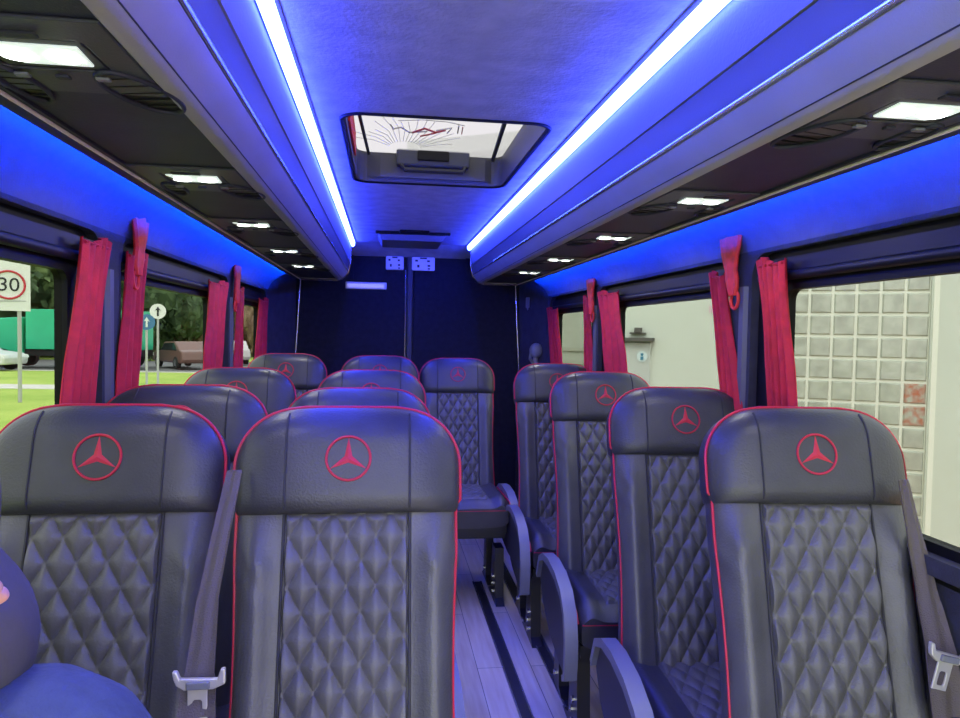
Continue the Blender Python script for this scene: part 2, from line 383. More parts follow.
def crown_mesh(seed, R0, H):
    r = random.Random(seed); q = MB()
    lumps = [(Vector((r.uniform(-.6, .6)*R0, r.uniform(-.6, .6)*R0, r.uniform(0.18, 0.85)*H)), r.uniform(0.38, 0.6)*R0) for _ in range(16)]
    for c, rad in lumps:
        n1, n2 = 10, 7; ph = r.uniform(0, 6)
        def fn(u, v, c=c, rad=rad*0.8, ph=ph):
            a = 2*PI*u; b = PI*v; k = rad*(1+0.13*math.sin(3*a+ph)*math.sin(4*b+ph)+0.08*math.sin(7*a-ph))
            return (c.x+k*math.sin(b)*math.cos(a), c.y+k*math.sin(b)*math.sin(a), c.z+k*math.cos(b)*0.85)
        q.grid(fn, 18, 10, closed_u=True)
        for _ in range(170):
            d = Vector((r.gauss(0, 1), r.gauss(0, 1), r.gauss(0, 1))).normalized(); p = c+d*rad*r.uniform(0.75, 1.1)
            a = Vector((r.gauss(0, 1), r.gauss(0, 1), r.gauss(0, 1))).normalized()*0.28; b = a.cross(d).normalized()*0.16
            q.add([p-a, p+b, p+a, p-b], [(0, 1, 2, 3)])
    return q
tree_protos = {}
def tree(p, R0, H, kind, label):
    key = (kind, len(tree_protos) % 1)
    t = empty('tree', p, random.uniform(0, 6)); tag(t, label, 'tree', 'trees behind the road')
    if kind not in tree_protos: tree_protos[kind] = (crown_mesh(kind+5, 1.0*4, 1.0*8).mesh('crown', LM[kind]), MB().tube([(0, 0, 0), (0.1, 0, 2), (0, 0.1, 5)], 0.3, 8, rr=[0.35, 0.25, 0.12]).mesh('trunk', M_bark, True))
    cm, tm = tree_protos[kind]
    for nm, me in (('crown', cm), ('trunk', tm)):
        o = bpy.data.objects.new(nm, me); COL.objects.link(o); o.parent = t; o.scale = (R0/4, R0/4, H/8)
trees = [(-28, 50, 6, 12, 0, 'dark tree farthest left behind the speed limit sign'), (-22.5, 52, 5, 9.5, 1, 'mid green tree above the cab of the green lorry'),
         (-21.5, 60, 5, 13, 0, 'tall dark tree behind the green lorry box'), (-34, 56, 8, 14, 1, 'tree outside the front left window, left of the speed limit sign'),
         (-15.8, 50, 3.4, 8.5, 0, 'dark green tree directly behind the blue arrow sign'), (-19, 70, 6, 15, 0, 'dark tree behind the low pinkish house'),
         (-13.2, 53, 2.2, 8.8, 2, 'narrow reddish brown tree right of the blue arrow sign'), (-12.6, 78, 6, 16, 0, 'far dark tree seen beside the third left window curtain'),
         (-10.2, 56, 2.2, 10, 2, 'reddish brown tree seen through third left window'), (-26, 66, 7, 15, 0, 'big dark tree in the back row behind the green lorry'),
         (-12.3, 62, 3.2, 11, 1, 'green tree between the two reddish brown trees'), (-40, 66, 9, 16, 0, 'big dark tree in the back row at far left'), (-9.0, 70, 4, 13, 1, 'pale green far tree at the right end of the tree row')]
for x, y, R0, H, k, lb in trees: tree((x, y, G), R0, H, k, lb)

# ------------------------------------------------------------------ bus shell
Y0, Y1 = -0.45, 4.45
YE = 4.62           # end of ceiling and racks
fl = MB().box(-0.93, 0.93, Y0, 4.9, -0.05, 0.0)
M_floor.node_tree.nodes  # plank pattern
def floor_material():
    m = M_floor; n = m.node_tree.nodes; l = m.node_tree.links; b = n['Principled BSDF']
    co = n['Texture Coordinate']; mp = n.new('ShaderNodeMapping'); mp.inputs['Rotation'].default_value = (0, 0, PI/2)
    br = n.new('ShaderNodeTexBrick'); br.inputs['Scale'].default_value = 1.0; br.inputs['Brick Width'].default_value = 1.1; br.inputs['Row Height'].default_value = 0.11
    br.inputs['Mortar Size'].default_value = 0.0015; br.inputs['Color1'].default_value = (0.74, 0.66, 0.53, 1); br.inputs['Color2'].default_value = (0.62, 0.55, 0.44, 1)
    br.inputs['Mortar'].default_value = (0.13, 0.13, 0.12, 1)
    l.new(co.outputs['Object'], mp.inputs[0]); l.new(mp.outputs[0], br.inputs['Vector'])
    ns = n.new('ShaderNodeTexNoise'); ns.inputs['Scale'].default_value = 3.0; ns.inputs['Detail'].default_value = 8
    m2 = n.new('ShaderNodeMapping'); m2.inputs['Scale'].default_value = (14, 1, 1); l.new(co.outputs['Object'], m2.inputs[0]); l.new(m2.outputs[0], ns.inputs['Vector'])
    mx = n.new('ShaderNodeMixRGB'); mx.blend_type = 'OVERLAY'; mx.inputs[0].default_value = 0.6
    l.new(br.outputs[0], mx.inputs[1]); l.new(ns.outputs['Fac'], mx.inputs[2]); l.new(mx.outputs[0], b.inputs['Base Color'])
floor_material()
struct(fl, 'floor', M_floor)
WIN = [(-0.36, 1.90, -0.36, 1.765), (2.03, 3.36, 2.06, 3.12), (3.47, 4.38, 3.50, 4.28)]  # lining opening, glass opening
side_obj = {}
for s, nm in ((-1, 'left'), (1, 'right')):
    xin, xout = s*0.88, s*0.905
    q = MB()
    q.box(min(s*0.908, s*0.93), max(s*0.908, s*0.93), Y0, Y1, 0, 0.90)
    cells = [(Y0, 1.965), (1.965, 3.415), (3.415, Y1)]
    for (a, b), (l0, l1, g0, g1) in zip(cells, WIN):
        holed(q, (a, b, 0.90, 1.60), roundrect(l0, l1, 0.935, 1.588, 0.07, 6), 0, xin, xout)
    # curved upper panel is separate material
    struct(q, 'wall_'+nm, M_wall)
    prof = [(0.88, 1.60), (0.876, 1.618), (0.864, 1.640), (0.842, 1.662), (0.812, 1.682), (0.775, 1.702), (0.745, 1.722), (0.745, 1.745), (0.93, 1.745), (0.93, 1.60)]
    c = MB().prism([(s*a, b) for a, b in prof], 1, Y0, Y1+0.02)
    struct(c, 'wall_%s_cove' % nm, M_cove, smooth=True)
    # lower ledge
    led = MB().box(min(s*0.885, s*0.93), max(s*0.885, s*0.93), Y0, Y1, 0.895, 0.925)
    struct(led, 'trim_%d' % (1 if s < 0 else 2), M_rail, bevel=0.006)
    for k, ((a, b), (l0, l1, g0, g1)) in enumerate(zip(cells, WIN)):
        wob = empty('window_%d' % (k+1 if s < 0 else k+4), (s*0.92, (g0+g1)/2, 0.9)); wob['kind'] = 'structure'
        inv = Matrix.Translation(-Vector(wob.location))
        f = MB(); xo = s*0.935; xa = s*0.906
        holed(f, (a+0.002, b-0.002, 0.88, 1.62), roundrect(g0, g1, 0.955, 1.482, 0.03, 6), 0, xa, xo)
        f.build('window_frame', M_frame, wob, T=inv)
        f = MB().box(min(s*0.918, s*0.922), max(s*0.918, s*0.922), g0-0.01, g1+0.01, 0.945, 1.49); f.build('pane', M_glass, wob, T=inv)
        f = MB().tube([(s*0.892, l0+0.03, 1.518), (s*0.892, l1-0.03, 1.518)], 0.013, 10).box(min(s*0.886, s*0.906), max(s*0.886, s*0.906), l0+0.02, l1-0.02, 1.53, 1.565)
        f.build('blind_rail', M_rail, wob, T=inv, smooth=True)
    # rear corner panel, slanting inwards to the doors
    q = MB().prism([(s*0.88, Y1), (s*0.755, 4.80), (s*0.755, 4.86), (s*0.93, 4.86), (s*0.93, Y1)], 2, 0, 1.78)
    struct(q, 'wall_%s_corner' % nm, M_wall)
    q = MB().tube([(s*0.775, 4.765, 0.0), (s*0.766, 4.77, 1.0), (s*0.742, 4.78, 1.40), (s*0.726, 4.785, 1.70)], 0.006, 8)
    struct(q, 'trim_%d' % (3 if s < 0 else 4), M_alu, smooth=True)
# pillar covers: plastic vertical strip on each pillar
for k, (s, y0, y1) in enumerate(((-1, 1.915, 1.955), (-1, 3.385, 3.41), (1, 1.915, 1.955), (1, 3.385, 3.41))):
    q = MB().prism([(s*0.881, y0), (s*0.868, y0+0.008), (s*0.868, y1-0.008), (s*0.881, y1)], 2, 0.93, 1.50)
    struct(q, 'trim_%d' % (5+k), M_pillar)

# ceiling
q = MB(); ZC = 1.93
holed(q, (-0.36, 0.36, 1.70, 2.95), roundrect(-0.285, 0.285, 1.91, 2.755, 0.055, 6), 2, ZC, ZC+0.03)
q.box(-0.36, 0.36, Y0, 1.70, ZC, ZC+0.03).box(-0.36, 0.36, 2.95, YE, ZC, ZC+0.03)
for s in (-1, 1): q.box(min(s*.36, s*.45), max(s*.36, s*.45), Y0, YE, ZC+0.004, ZC+0.03)
struct(q, 'ceiling', M_ceil)
# roof skin above so daylight does not leak
q = MB()
for s in (-1, 1): q.box(min(s*.45, s*.95), max(s*.45, s*.95), Y0, 4.9, 1.95, 1.98)
q.box(-0.45, 0.45, YE, 4.9, 1.962, 1.99)
struct(q, 'ceiling_roof_skin', M_door)
for s in (-1, 1):
    struct(MB().box(min(s*.93, s*.96), max(s*.93, s*.96), Y0, 4.9, 1.62, 1.98), 'wall_outer_'+('left' if s < 0 else 'right'), M_door)
# header above rear doors
q = MB().prism([(YE, ZC), (YE, ZC+0.03), (4.86, ZC+0.03), (4.86, 1.855), (4.80, 1.86)], 0, -0.45, 0.45)
struct(q, 'ceiling_header', M_ceil)
# racks end wall filler
for s in (-1, 1):
    struct(MB().box(min(s*.38, s*.93), max(s*.38, s*.93), 4.79, 4.86, 1.70, 1.96), 'trim_%d' % (10 if s < 0 else 11), M_door)
# rear doors
for s, k in ((-1, 1), (1, 2)):
    d = empty('door_%d' % k, (s*0.4, 4.83, 0)); d['kind'] = 'structure'
    inv = Matrix.Translation(-Vector(d.location))
    a, b = (-0.76, -0.022) if s < 0 else (0.022, 0.76)
    MB().box(a, b, 4.80, 4.84, 0.0, 1.93).build('door_panel', M_door, d, T=inv, bevel=0.008)
    # latch cover with cut-outs
    x0, x1 = ((-0.165, -0.045) if s < 0 else (0.010, 0.165))
    z0, z1 = 1.770, 1.862
    lc = MB().box(x0, x1, 4.775, 4.80, z0, z1).build('latch_cover', M_white, d, T=inv, bevel=0.008)
    h = MB(); rr = random.Random(k)
    for cx, cz, w_, h_ in ((0.2, 0.72, .12, .14), (0.28, 0.32, .1, .2), (0.5, 0.9, .3, .1), (0.72, 0.7, .12, .13), (0.74, 0.36, .12, .13), (0.74, 0.14, .1, .1)):
        cx = x0+cx*(x1-x0); cz = z0+cz*(z1-z0); w2 = w_*(x1-x0)/2; h2 = h_*(z1-z0)/2
        h.box(cx-w2, cx+w2, 4.771, 4.776, cz-h2, cz+h2)
    h.build('slot', M_strip, lc, T=inv)
MBs = MB().prism([(-0.022, 4.80), (-0.014, 4.786), (0.014, 4.786), (0.022, 4.80), (0.022, 4.84), (-0.022, 4.84)], 2, 0, 1.86)
struct(MBs, 'trim_12', M_strip)
struct(MB().tube([(-0.030, 4.797, 0), (-0.030, 4.797, 1.77)], 0.004, 6), 'trim_13', M_alu)
lp = empty('door_lamp', (-0.295, 4.80, 1.66)); tag(lp, 'slim white strip lamp on the left rear door below the rack end', 'lamp')
MB().box(-0.137, 0.137, -0.012, 0.0, -0.024, 0.024).build('housing', M_white, lp, bevel=0.006)
MB().box(-0.122, 0.118, -0.016, -0.012, -0.013, 0.010).build('diffuser', mat('door_lamp_lens', (0.5, 0.5, 0.6), 0.3, emit=(0.7, 0.7, 1.0), es=0.35), lp)
# fitting beside the right rear door
ft = empty('grab_fitting', (0.825, 4.55, 1.17)); tag(ft, 'dark rounded fitting on a short stem beside the right rear corner', 'fitting')
MB().tube([(0, 0.0, -0.16), (0, -0.01, 0.03)], 0.020, 12, rr=[0.022, 0.018]).build('stem', M_rim, ft, smooth=True)
MB().grid(lambda u, v: (0.045*math.cos(2*PI*u)*math.sin(PI*v), -0.02+0.04*math.sin(2*PI*u)*math.sin(PI*v), 0.075-0.05*math.cos(PI*v)), 18, 10, True).build('knob', M_rim, ft, smooth=True)
MB().tube([(-0.03, -0.03, 0.10), (-0.04, -0.02, 0.02), (0, 0, -0.03)], 0.010, 8).build('clip', M_rim, ft, smooth=True)
hk = MB().box(-0.012, 0.0, -0.02, 0.02, -0.035, 0.035).prism([(-0.014, -0.03), (0.014, -0.03), (0.0, -0.055)], 0, -0.01, -0.002).build('coat_hook', M_rim, bevel=0.004)
hk.location = (0.795, 4.66, 1.565); hk.rotation_euler = (0, 0, 0.34); tag(hk, 'small pale coat hook high on the right rear corner panel', 'hook')

# ------------------------------------------------------------------ overhead racks, strips, lamps, vents
for s, side in ((-1, 'left'), (1, 'right')):
    t = empty('overhead_rack', (s*0.55, 2.0, 1.685)); tag(t, 'long grey overhead luggage rack along the %s side, dark below' % side, 'luggage rack')
    inv = Matrix.Translation(-Vector(t.location))
    und = [(0.705, 1.690), (0.475, 1.690), (0.475, 1.705), (0.705, 1.705)]
    MB().prism([(s*a, b) for a, b in und], 1, Y0, YE).build('underside_panel', M_under, t, T=inv)
    fr = [(0.475, 1.682), (0.458, 1.684), (0.447, 1.690), (0.443, 1.694), (0.430, 1.704), (0.418, 1.717), (0.409, 1.732)]
    back = [(a+0.02, b+0.018) for a, b in fr[::-1]]
    MB().prism([(s*a, b) for a, b in fr+back], 1, Y0, YE).build('front_panel', M_rackf, t, T=inv, smooth=True)
    MB().tube([(s*0.4455, Y0, 1.6915), (s*0.4455, YE, 1.6915)], 0.0012, 6).build('seam', M_seam, t, T=inv)
    MB().tube([(s*0.4065, Y0, 1.737), (s*0.4065, YE, 1.737)], 0.0045 if s < 0 else 0.0055, 8).build('silver_trim', M_alu, t, T=inv, smooth=True)
    up = [(0.407, 1.741), (0.402, 1.760), (0.399, 1.785), (0.397, 1.797)]
    MB().prism([(s*a, b) for a, b in up+[(a+0.02, b) for a, b in up[::-1]]], 1, Y0, YE).build('upper_band', M_band, t, T=inv, smooth=True)
    up = [(0.394, 1.80), (0.391, 1.845), (0.389, 1.90), (0.389, 1.932)]
    MB().prism([(s*a, b) for a, b in up+[(a+0.02, b) for a, b in up[::-1]]], 1, Y0, YE).build('fabric_panel', M_side, t, T=inv, smooth=True)
    MB().tube([(s*0.392, Y0, 1.868), (s*0.392, YE, 1.868)], 0.0016, 6).build('seam', M_seam, t, T=inv)
    # rounded end cap with silver lip
    cap = [(0.705, 1.681), (0.475, 1.679), (0.443, 1.690), (0.406, 1.732), (0.392, 1.80), (0.386, 1.93), (0.705, 1.93)]
    MB().prism([(s*a, b) for a, b in cap], 1, YE-0.002, YE+0.02).build('end_cap', M_rackf, t, T=inv)
    MB().tube([(s*a, YE-0.01, b-0.002) for a, b in cap[:-1]], 0.005, 6).build('end_lip', M_alu, t, T=inv, smooth=True)
    MB().tube([(s*0.711, Y0, 1.6820), (s*0.711, YE, 1.6820)], 0.0035, 8).build('pale_edge_trim', M_pink, t, T=inv, smooth=True)
    MB().box(min(s*0.700, s*0.722), max(s*0.700, s*0.722), Y0, YE, 1.684, 1.705).box(min(s*0.720, s*0.745), max(s*0.720, s*0.745), Y0, YE, 1.683, 1.6865).build('outer_lip', M_under, t, T=inv)
    MB().box(min(s*0.47, s*0.72), max(s*0.47, s*0.72), Y0, YE, 1.712, 1.716).build('shelf_board', M_seam, t, T=inv)
    # ceiling LED strip in its channel
    L = empty('led_strip', (s*0.37, 2.0, 1.915)); tag(L, 'bright white-blue LED strip along the %s edge of the ceiling' % side, 'light strip')
    inv = Matrix.Translation(-Vector(L.location))
    pr = [(0.387, 1.900), (0.3845, 1.899), (0.357, 1.9245), (0.358, 1.929), (0.387, 1.929)]
    MB().prism([(s*a, b) for a, b in pr], 1, Y0, YE-0.03).build('channel', M_side, L, T=inv)
    pr = [(0.3835, 1.8960), (0.3730, 1.8930), (0.3640, 1.9020), (0.3620, 1.9200), (0.3700, 1.9220), (0.3835, 1.9020)]
    MB().prism([(s*a, b) for a, b in pr], 1, Y0, YE-0.04).build('diffuser', M_led, L, T=inv)
    # cove LED strip above window, behind the lip
    L2 = empty('cove_light', (s*0.73, 2.0, 1.70)); tag(L2, 'blue cove light strip hidden above the %s windows' % side, 'light strip')
    inv = Matrix.Translation(-Vector(L2.location))
    MB().box(min(s*0.7225, s*0.727), max(s*0.7225, s*0.727), Y0, Y1-0.02, 1.690, 1.702).build('led_tape', M_cled, L2, T=inv)

place = ['nearest', 'second', 'third', 'fourth', 'rearmost']
def service(s, y, k, side):
    u = empty('reading_light', (0.008+s*0.598, y, 1.690)); tag(u, '%s white reading light under the %s luggage rack' % (place[k], side), 'light', 'reading lights under the %s rack' % side)
    MB().box(-0.062, 0.062, -0.046, 0.046, -0.003, 0.0).build('bezel', M_unit, u, bevel=0.003)
    ln = MB().prism([(-0.056, -0.032), (0.054, -0.032), (0.050, 0.030), (-0.034, 0.030)] if s < 0 else [(-0.054, -0.032), (0.056, -0.032), (0.056, 0.004), (0.036, 0.030), (-0.050, 0.030)], 2, -0.006, -0.002).build('lens', M_lens, u, bevel=0.003)
    q = MB()
    for dx in (-0.028, 0.026):
        q.grid(lambda a, b, dx=dx: (dx+0.020*math.cos(2*PI*a)*math.sin(PI*b/1), 0.018*math.sin(2*PI*a)*math.sin(PI*b), -0.0055-0.003*abs(math.sin(PI*b))), 16, 6, True)
        q.cyl((dx, 0, -0.0065), 2, 0.015, 0.003, 18)
    q.build('bulb', M_bulb, ln)
    ld = bpy.data.lights.new('bulb_light', 'AREA'); ld.shape = 'DISK'; ld.size = 0.05; ld.energy = 1.2; ld.color = (1.0, 0.97, 0.88)
    lo = bpy.data.objects.new('bulb_light', ld); COL.objects.link(lo); lo.parent = u; lo.location = (0, 0, -0.013)
    p = empty('service_panel', (0.008+s*0.598, y+0.02, 1.690)); tag(p, 'dark service panel around the %s reading light on the %s side' % (place[k], side), 'panel', 'service panels under the %s rack' % side)
    q = MB(); holed(q, (-0.118, 0.108, -0.13, 0.12), roundrect(-0.066, 0.066, -0.07, 0.03, 0.01, 6), 2, -0.005, 0.0); q.build('plate', M_unit, p, bevel=0.003)
    for bx in (-0.05, 0.0, 0.05): MB().box(bx-0.009, bx+0.009, 0.033, 0.045, -0.013, -0.008).build('button', M_rim if bx else M_under, p, bevel=0.002)
    MB().box(-0.030, 0.030, -0.105, -0.09, -0.012, -0.008).build('button', M_under, p, bevel=0.002)
    for nm, dx, dy, lab in (('inner', -s*0.078, 0.125, 'aisle'), ('outer', s*0.075, 0.115, 'window')):
        v = empty('air_vent', (0.008+s*0.598+dx, y+dy, 1.690), s*0.25 if dx*s < 0 else 0)
        tag(v, 'black oval air vent on the %s side of the %s %s reading light' % (lab, place[k], side), 'vent', 'air vents under the %s rack' % side)
        rx, ry = (0.040, 0.085) if dx*s < 0 else (0.022, 0.07)
        MB().tube([(rx*math.cos(2*PI*i/28), ry*math.sin(2*PI*i/28), -0.006) for i in range(28)], 0.004, 8, closed=True).build('rim', M_under, v, smooth=True)
        MB().cyl((0, 0, 0), 2, 1, 0.006, 28).build('nozzle', M_vent, v, T=Matrix.Diagonal((rx, ry, 1, 1)))
        q = MB()
        for j in range(-2, 3): q.box(-rx*0.8, rx*0.8, j*ry*0.33-0.0015, j*ry*0.33+0.0015, -0.006, -0.002)
        q.build('louvre', M_vent, v)
for s, side in ((-1, 'left'), (1, 'right')):
    for k, y in enumerate((0.945, 1.655, 2.335, 3.07, 3.75)): service(s, y, k, side)

# ------------------------------------------------------------------ roof hatch
H = empty('roof_hatch', (0, 2.335, ZC)); tag(H, 'rectangular roof hatch with frosted pane, black frame and grey handle box', 'roof hatch')
inv = Matrix.Translation(-Vector(H.location))
q = MB(); holed(q, (-0.31, 0.31, 1.885, 2.785), roundrect(-0.275, 0.275, 1.92, 2.745, 0.05, 6), 2, ZC-0.004, ZC-0.0005)
ring = roundrect(-0.290, 0.290, 1.905, 2.760, 0.06, 6)
MB().tube([(a, b, ZC-0.001) for a, b in ring], 0.006, 6, closed=True).build('frame', M_frame, H, T=inv, smooth=True)
out = roundrect(-0.287, 0.287, 1.908, 2.757, 0.056, 6); inn = roundrect(-0.278, 0.278, 1.917, 2.748, 0.05, 6)
w_ = MB(); n = len(out)
w_.add([(a, b, ZC) for a, b in out]+[(a, b, ZC+0.11) for a, b in out]+[(a, b, ZC+0.11) for a, b in inn]+[(a, b, ZC) for a, b in inn],
       [(k*n+i, k*n+(i+1) % n, ((k+1) % 4)*n+(i+1) % n, ((k+1) % 4)*n+i) for k in range(4) for i in range(n)])
w_.build('well', mat('hatch_well', (0.07, 0.07, 0.085), 0.5), H, T=inv)
MB().box(-0.30, 0.30, 1.90, 2.77, ZC+0.112, ZC+0.118).build('pane', M_hatch, H, T=inv)
MB().prism([(-0.26, 0), (0.26, 0), (0.24, 0)][:0] or [(-0.19, 2.735), (0.215, 2.735), (0.24, 2.745), (-0.24, 2.745)], 2, ZC+0.015, ZC+0.10).build('rear_panel', mat('hatch_panel', (0.08, 0.08, 0.095), 0.5), H, T=inv)
hb = MB().box(-0.13, 0.15, 2.700, 2.745, ZC+0.055, ZC+0.118).build('handle_box', M_unit, H, T=inv, bevel=0.008)
MB().box(-0.05, 0.07, 2.690, 2.702, ZC+0.075, ZC+0.112).build('latch', M_rail, hb, T=inv, bevel=0.004)
MB().tube([(-0.11, 2.69, ZC+0.052), (-0.10, 2.665, ZC+0.03), (0.12, 2.665, ZC+0.03), (0.13, 2.69, ZC+0.052)], 0.009, 8).build('handle', M_black, H, T=inv, smooth=True)
MB().tube([(0.185, 1.93, ZC+0.10), (0.245, 2.735, ZC+0.10)], 0.008, 8).build('strut', M_black, H, T=inv)
MB().tube([(-0.265, 1.93, ZC+0.10), (-0.235, 2.735, ZC+0.10)], 0.006, 8).build('strut', M_black, H, T=inv)
rd = MB().prism([(2.05, ZC+0.02), (2.45, ZC+0.02), (2.42, ZC+0.09), (2.10, ZC+0.10)], 0, -0.276, -0.270).build('red_label', M_tie, H, T=inv)
M_fr = mat('pane_mark_grey', (0.55, 0.55, 0.55), 0.7); q = MB()
for k in range(17):
    a = math.radians(12+k*9.6); r1 = 0.10+0.05*math.sin(k*2.1); L_ = 0.19+0.05*math.sin(k*1.3)
    p0 = (-0.10+0.06*math.cos(a), 2.66-0.14*math.sin(a)*0.6); p1 = (-0.10+(0.06+L_*0.6)*math.cos(a), 2.66-(0.10+L_*1.5)*math.sin(a)); pm = ((p0[0]+p1[0])/2+0.01, (p0[1]+p1[1])/2-0.02)
    q.tube([(p0[0], p0[1], ZC+0.110), (pm[0], pm[1], ZC+0.110), (p1[0], p1[1], ZC+0.110)], 0.0009, 5)
q.build('radiating_mark', M_fr, H, T=inv)
q = MB(); zz = ZC+0.110
q.tube([(-0.155, 2.376, zz), (-0.145, 2.424, zz), (-0.12, 2.400, zz), (-0.09, 2.456, zz), (-0.03, 2.432, zz)], 0.003, 5).tube([(-0.13, 2.328, zz), (-0.05, 2.304, zz), (0.03, 2.312, zz), (0.09, 2.344, zz)], 0.0015, 5)
q.tube([(0.00, 2.416, zz), (0.05, 2.376, zz), (0.04, 2.440, zz)], 0.0025, 5).tube([(0.07, 2.344, zz), (0.075, 2.432, zz)], 0.0025, 5)
q.build('grey_scribble', M_fr, H, T=inv)
q = MB(); q.tube([(-0.08, 2.456, zz), (-0.04, 2.400, zz), (0.0, 2.440, zz), (0.03, 2.408, zz)], 0.004, 5).tube([(-0.05, 2.496, zz), (0.0, 2.448, zz)], 0.003, 5).tube([(0.085, 2.360, zz), (0.09, 2.440, zz)], 0.002, 5)
q.build('red_scribble', M_sred, H, T=inv)
# rear ceiling unit
V = empty('ceiling_panel', (-0.01, 4.10, ZC)); tag(V, 'dark flat panel unit fixed under the ceiling near the rear doors', 'ceiling unit')
MB().prism([(-0.205, 0.0), (0.200, 0.0), (0.17, -0.05), (-0.18, -0.05)], 1, 0.0, 0.36).build('housing', mat('unit_blue_black', (0.12, 0.12, 0.17), 0.5), V, bevel=0.005)
MB().box(-0.215, 0.215, -0.03, 0.0, -0.014, 0.0).build('front_lip', M_frame, V, bevel=0.003)
MB().box(-0.08, 0.09, -0.10, -0.03, -0.016, 0.0).build('catch', M_frame, V, bevel=0.006)

# ------------------------------------------------------------------ curtains and ties
def curtain(s, t0, t1, zt, b0, b1, zb, x, label, folds=5, amp=0.010):
    t = empty('curtain', (s*x, t0, zt)); tag(t, label, 'curtain', 'red curtains drawn back at the windows')
    inv = Matrix.Translation(-Vector(t.location)); q = MB(); nu, nv = folds*8+1, 22
    def f(u, v, off):
        y0 = t0+(b0-t0)*v; y1 = t1+(b1-t1)*v; z = zt+(zb-zt)*v
        pinch = 1-0.16*math.sin(PI*min(1, v*2.2)); c = (y0+y1)/2; y = c+((y0+(y1-y0)*u)-c)*pinch
        a = amp*(0.6+0.6*v); xx = x+a*math.sin(2*PI*folds*u+0.8*math.sin(3*v))+0.3*a*math.sin(5.2*PI*folds*u/2+v*4)+off
        if v < 0.06: z += -0.012*math.sin(PI*u*2)
        return (s*xx, y, z)
    n_ = nu*nv; q.grid(lambda u, v: f(u, v, 0), nu, nv)
    q.grid(lambda u, v: f(u, v, 0.003), nu, nv)
    idx = list(range(nu))+[j*nu+nu-1 for j in range(1, nv)]+[(nv-1)*nu+i for i in range(nu-2, -1, -1)]+[j*nu for j in range(nv-2, 0, -1)]
    for i in range(len(idx)):
        a, b = idx[i], idx[(i+1) % len(idx)]; q.f.append((a, b, b+n_, a+n_)); q.mi.append(0)
    q.build('drape', M_curt, t, T=inv, smooth=True)
    MB().tube([(s*x, t0+0.01, zt-0.012), (s*x, t1-0.01, zt-0.012)], 0.004, 6).build('header_tape', M_curt, t, T=inv)
curtain(-1, 1.735, 1.905, 1.560, 1.58, 1.72, 0.96, 0.858, 'wide red curtain at the rear end of the front left window', 5)
curtain(-1, 2.035, 2.185, 1.560, 1.93, 2.05, 0.96, 0.862, 'red curtain at the front end of the second left window', 4)
curtain(-1, 2.93, 3.27, 1.550, 2.84, 3.06, 0.96, 0.862, 'red curtain at the rear end of the second left window', 4)
curtain(-1, 3.49, 3.60, 1.550, 3.40, 3.52, 0.96, 0.862, 'thin red curtain at the front end of the third left window', 3)
curtain(-1, 4.06, 4.34, 1.530, 3.92, 4.22, 0.96, 0.862, 'rearmost red curtain on the left side', 4)
curtain(1, 1.700, 1.840, 1.560, 1.60, 1.70, 0.96, 0.858, 'wide red curtain in front of the glass-block view on the right', 5)
curtain(1, 2.035, 2.13, 1.550, 1.86, 1.97, 0.96, 0.862, 'red curtain at the front end of the second right window', 4)
curtain(1, 3.02, 3.33, 1.555, 2.82, 3.10, 0.96, 0.862, 'red curtain at the rear end of the second right window', 4)
curtain(1, 3.48, 3.56, 1.550, 3.34, 3.46, 0.96, 0.862, 'thin red curtain at the front end of the third right window', 3)
curtain(1, 4.13, 4.40, 1.515, 3.94, 4.18, 0.96, 0.862, 'rearmost red curtain on the right side', 4)
def tie(s, y, z, sc, label):
    t = empty('curtain_tie', (s*0.872, y, z)); tag(t, label, 'curtain tie', 'red curtain ties on the window pillars')
    st = [(0.0, 0.066, 0), (0.02, 0.062, 0), (0.06, 0.045, 0), (0.10, 0.030, -0.008), (0.125, 0.034, -0.014), (0.15, 0.028, -0.020), (0.175, 0.014, -0.024)]
    q = MB()
    q.grid(lambda u, v: (-s*(0.006+0.005*math.sin(4*PI*u)+0.004), 0, 0), 2, 2) if 0 else None
    rings = []
    for dz, hw, dy in st:
        rings.append([(-s*(0.010+(0.004 if i % 2 else -0.001)+0.004*math.sin(2*PI*i/12)), sc*(dy*1.5+hw*math.cos(2*PI*i/12)), -dz*sc) if 0 else
                      (-s*(0.016+0.014*math.sin(2*PI*i/12)*(1 if i % 2 else 0.5)), sc*(dy+hw*math.cos(2*PI*i/12)), -dz*sc) for i in range(12)])
    q.rings(rings); q.build('strap', M_tie, t, smooth=True)
    MB().tube([(-s*0.012, sc*(-0.026+0.022*math.cos(2*PI*i/14)), sc*(-0.165-0.022+0.022*math.sin(2*PI*i/14)*1.2)) for i in range(14)], 0.005, 6, closed=True).build('loop', M_tie, t, smooth=True)
    MB().cyl((-s*0.008, 0, 0.0), 0, 0.009, 0.006, 12).build('button', M_frame, t)
tie(-1, 2.11, 1.672, 1.0, 'red curtain tie on the left pillar between first and second windows')
tie(-1, 3.43, 1.648, 1.0, 'red curtain tie on the left pillar between second and third windows')
tie(1, 1.985, 1.650, 1.0, 'red curtain tie on the right pillar between first and second windows')
tie(1, 3.42, 1.632, 1.0, 'red curtain tie on the right pillar between second and third windows')

# ------------------------------------------------------------------ seat tracks
def track(x, y0, y1, label):
    t = empty('seat_track', (x, y0, 0)); tag(t, label, 'seat track', 'seat tracks in the floor')
    MB().box(-0.019, 0.019, 0, y1-y0, 0, 0.004).build('rail', M_track, t)
    for s in (-1, 1): MB().box(s*0.022-0.003, s*0.022+0.003, 0, y1-y0, 0, 0.007).build('edge', M_alu, t)
track(0.345, 0.4, 3.72, 'dark floor track running down the middle of the aisle')
track(0.52, 0.4, 4.5, 'dark floor track under the aisle side of the right seats')
track(0.10, 0.4, 4.5, 'dark floor track under the aisle side of the left seats')

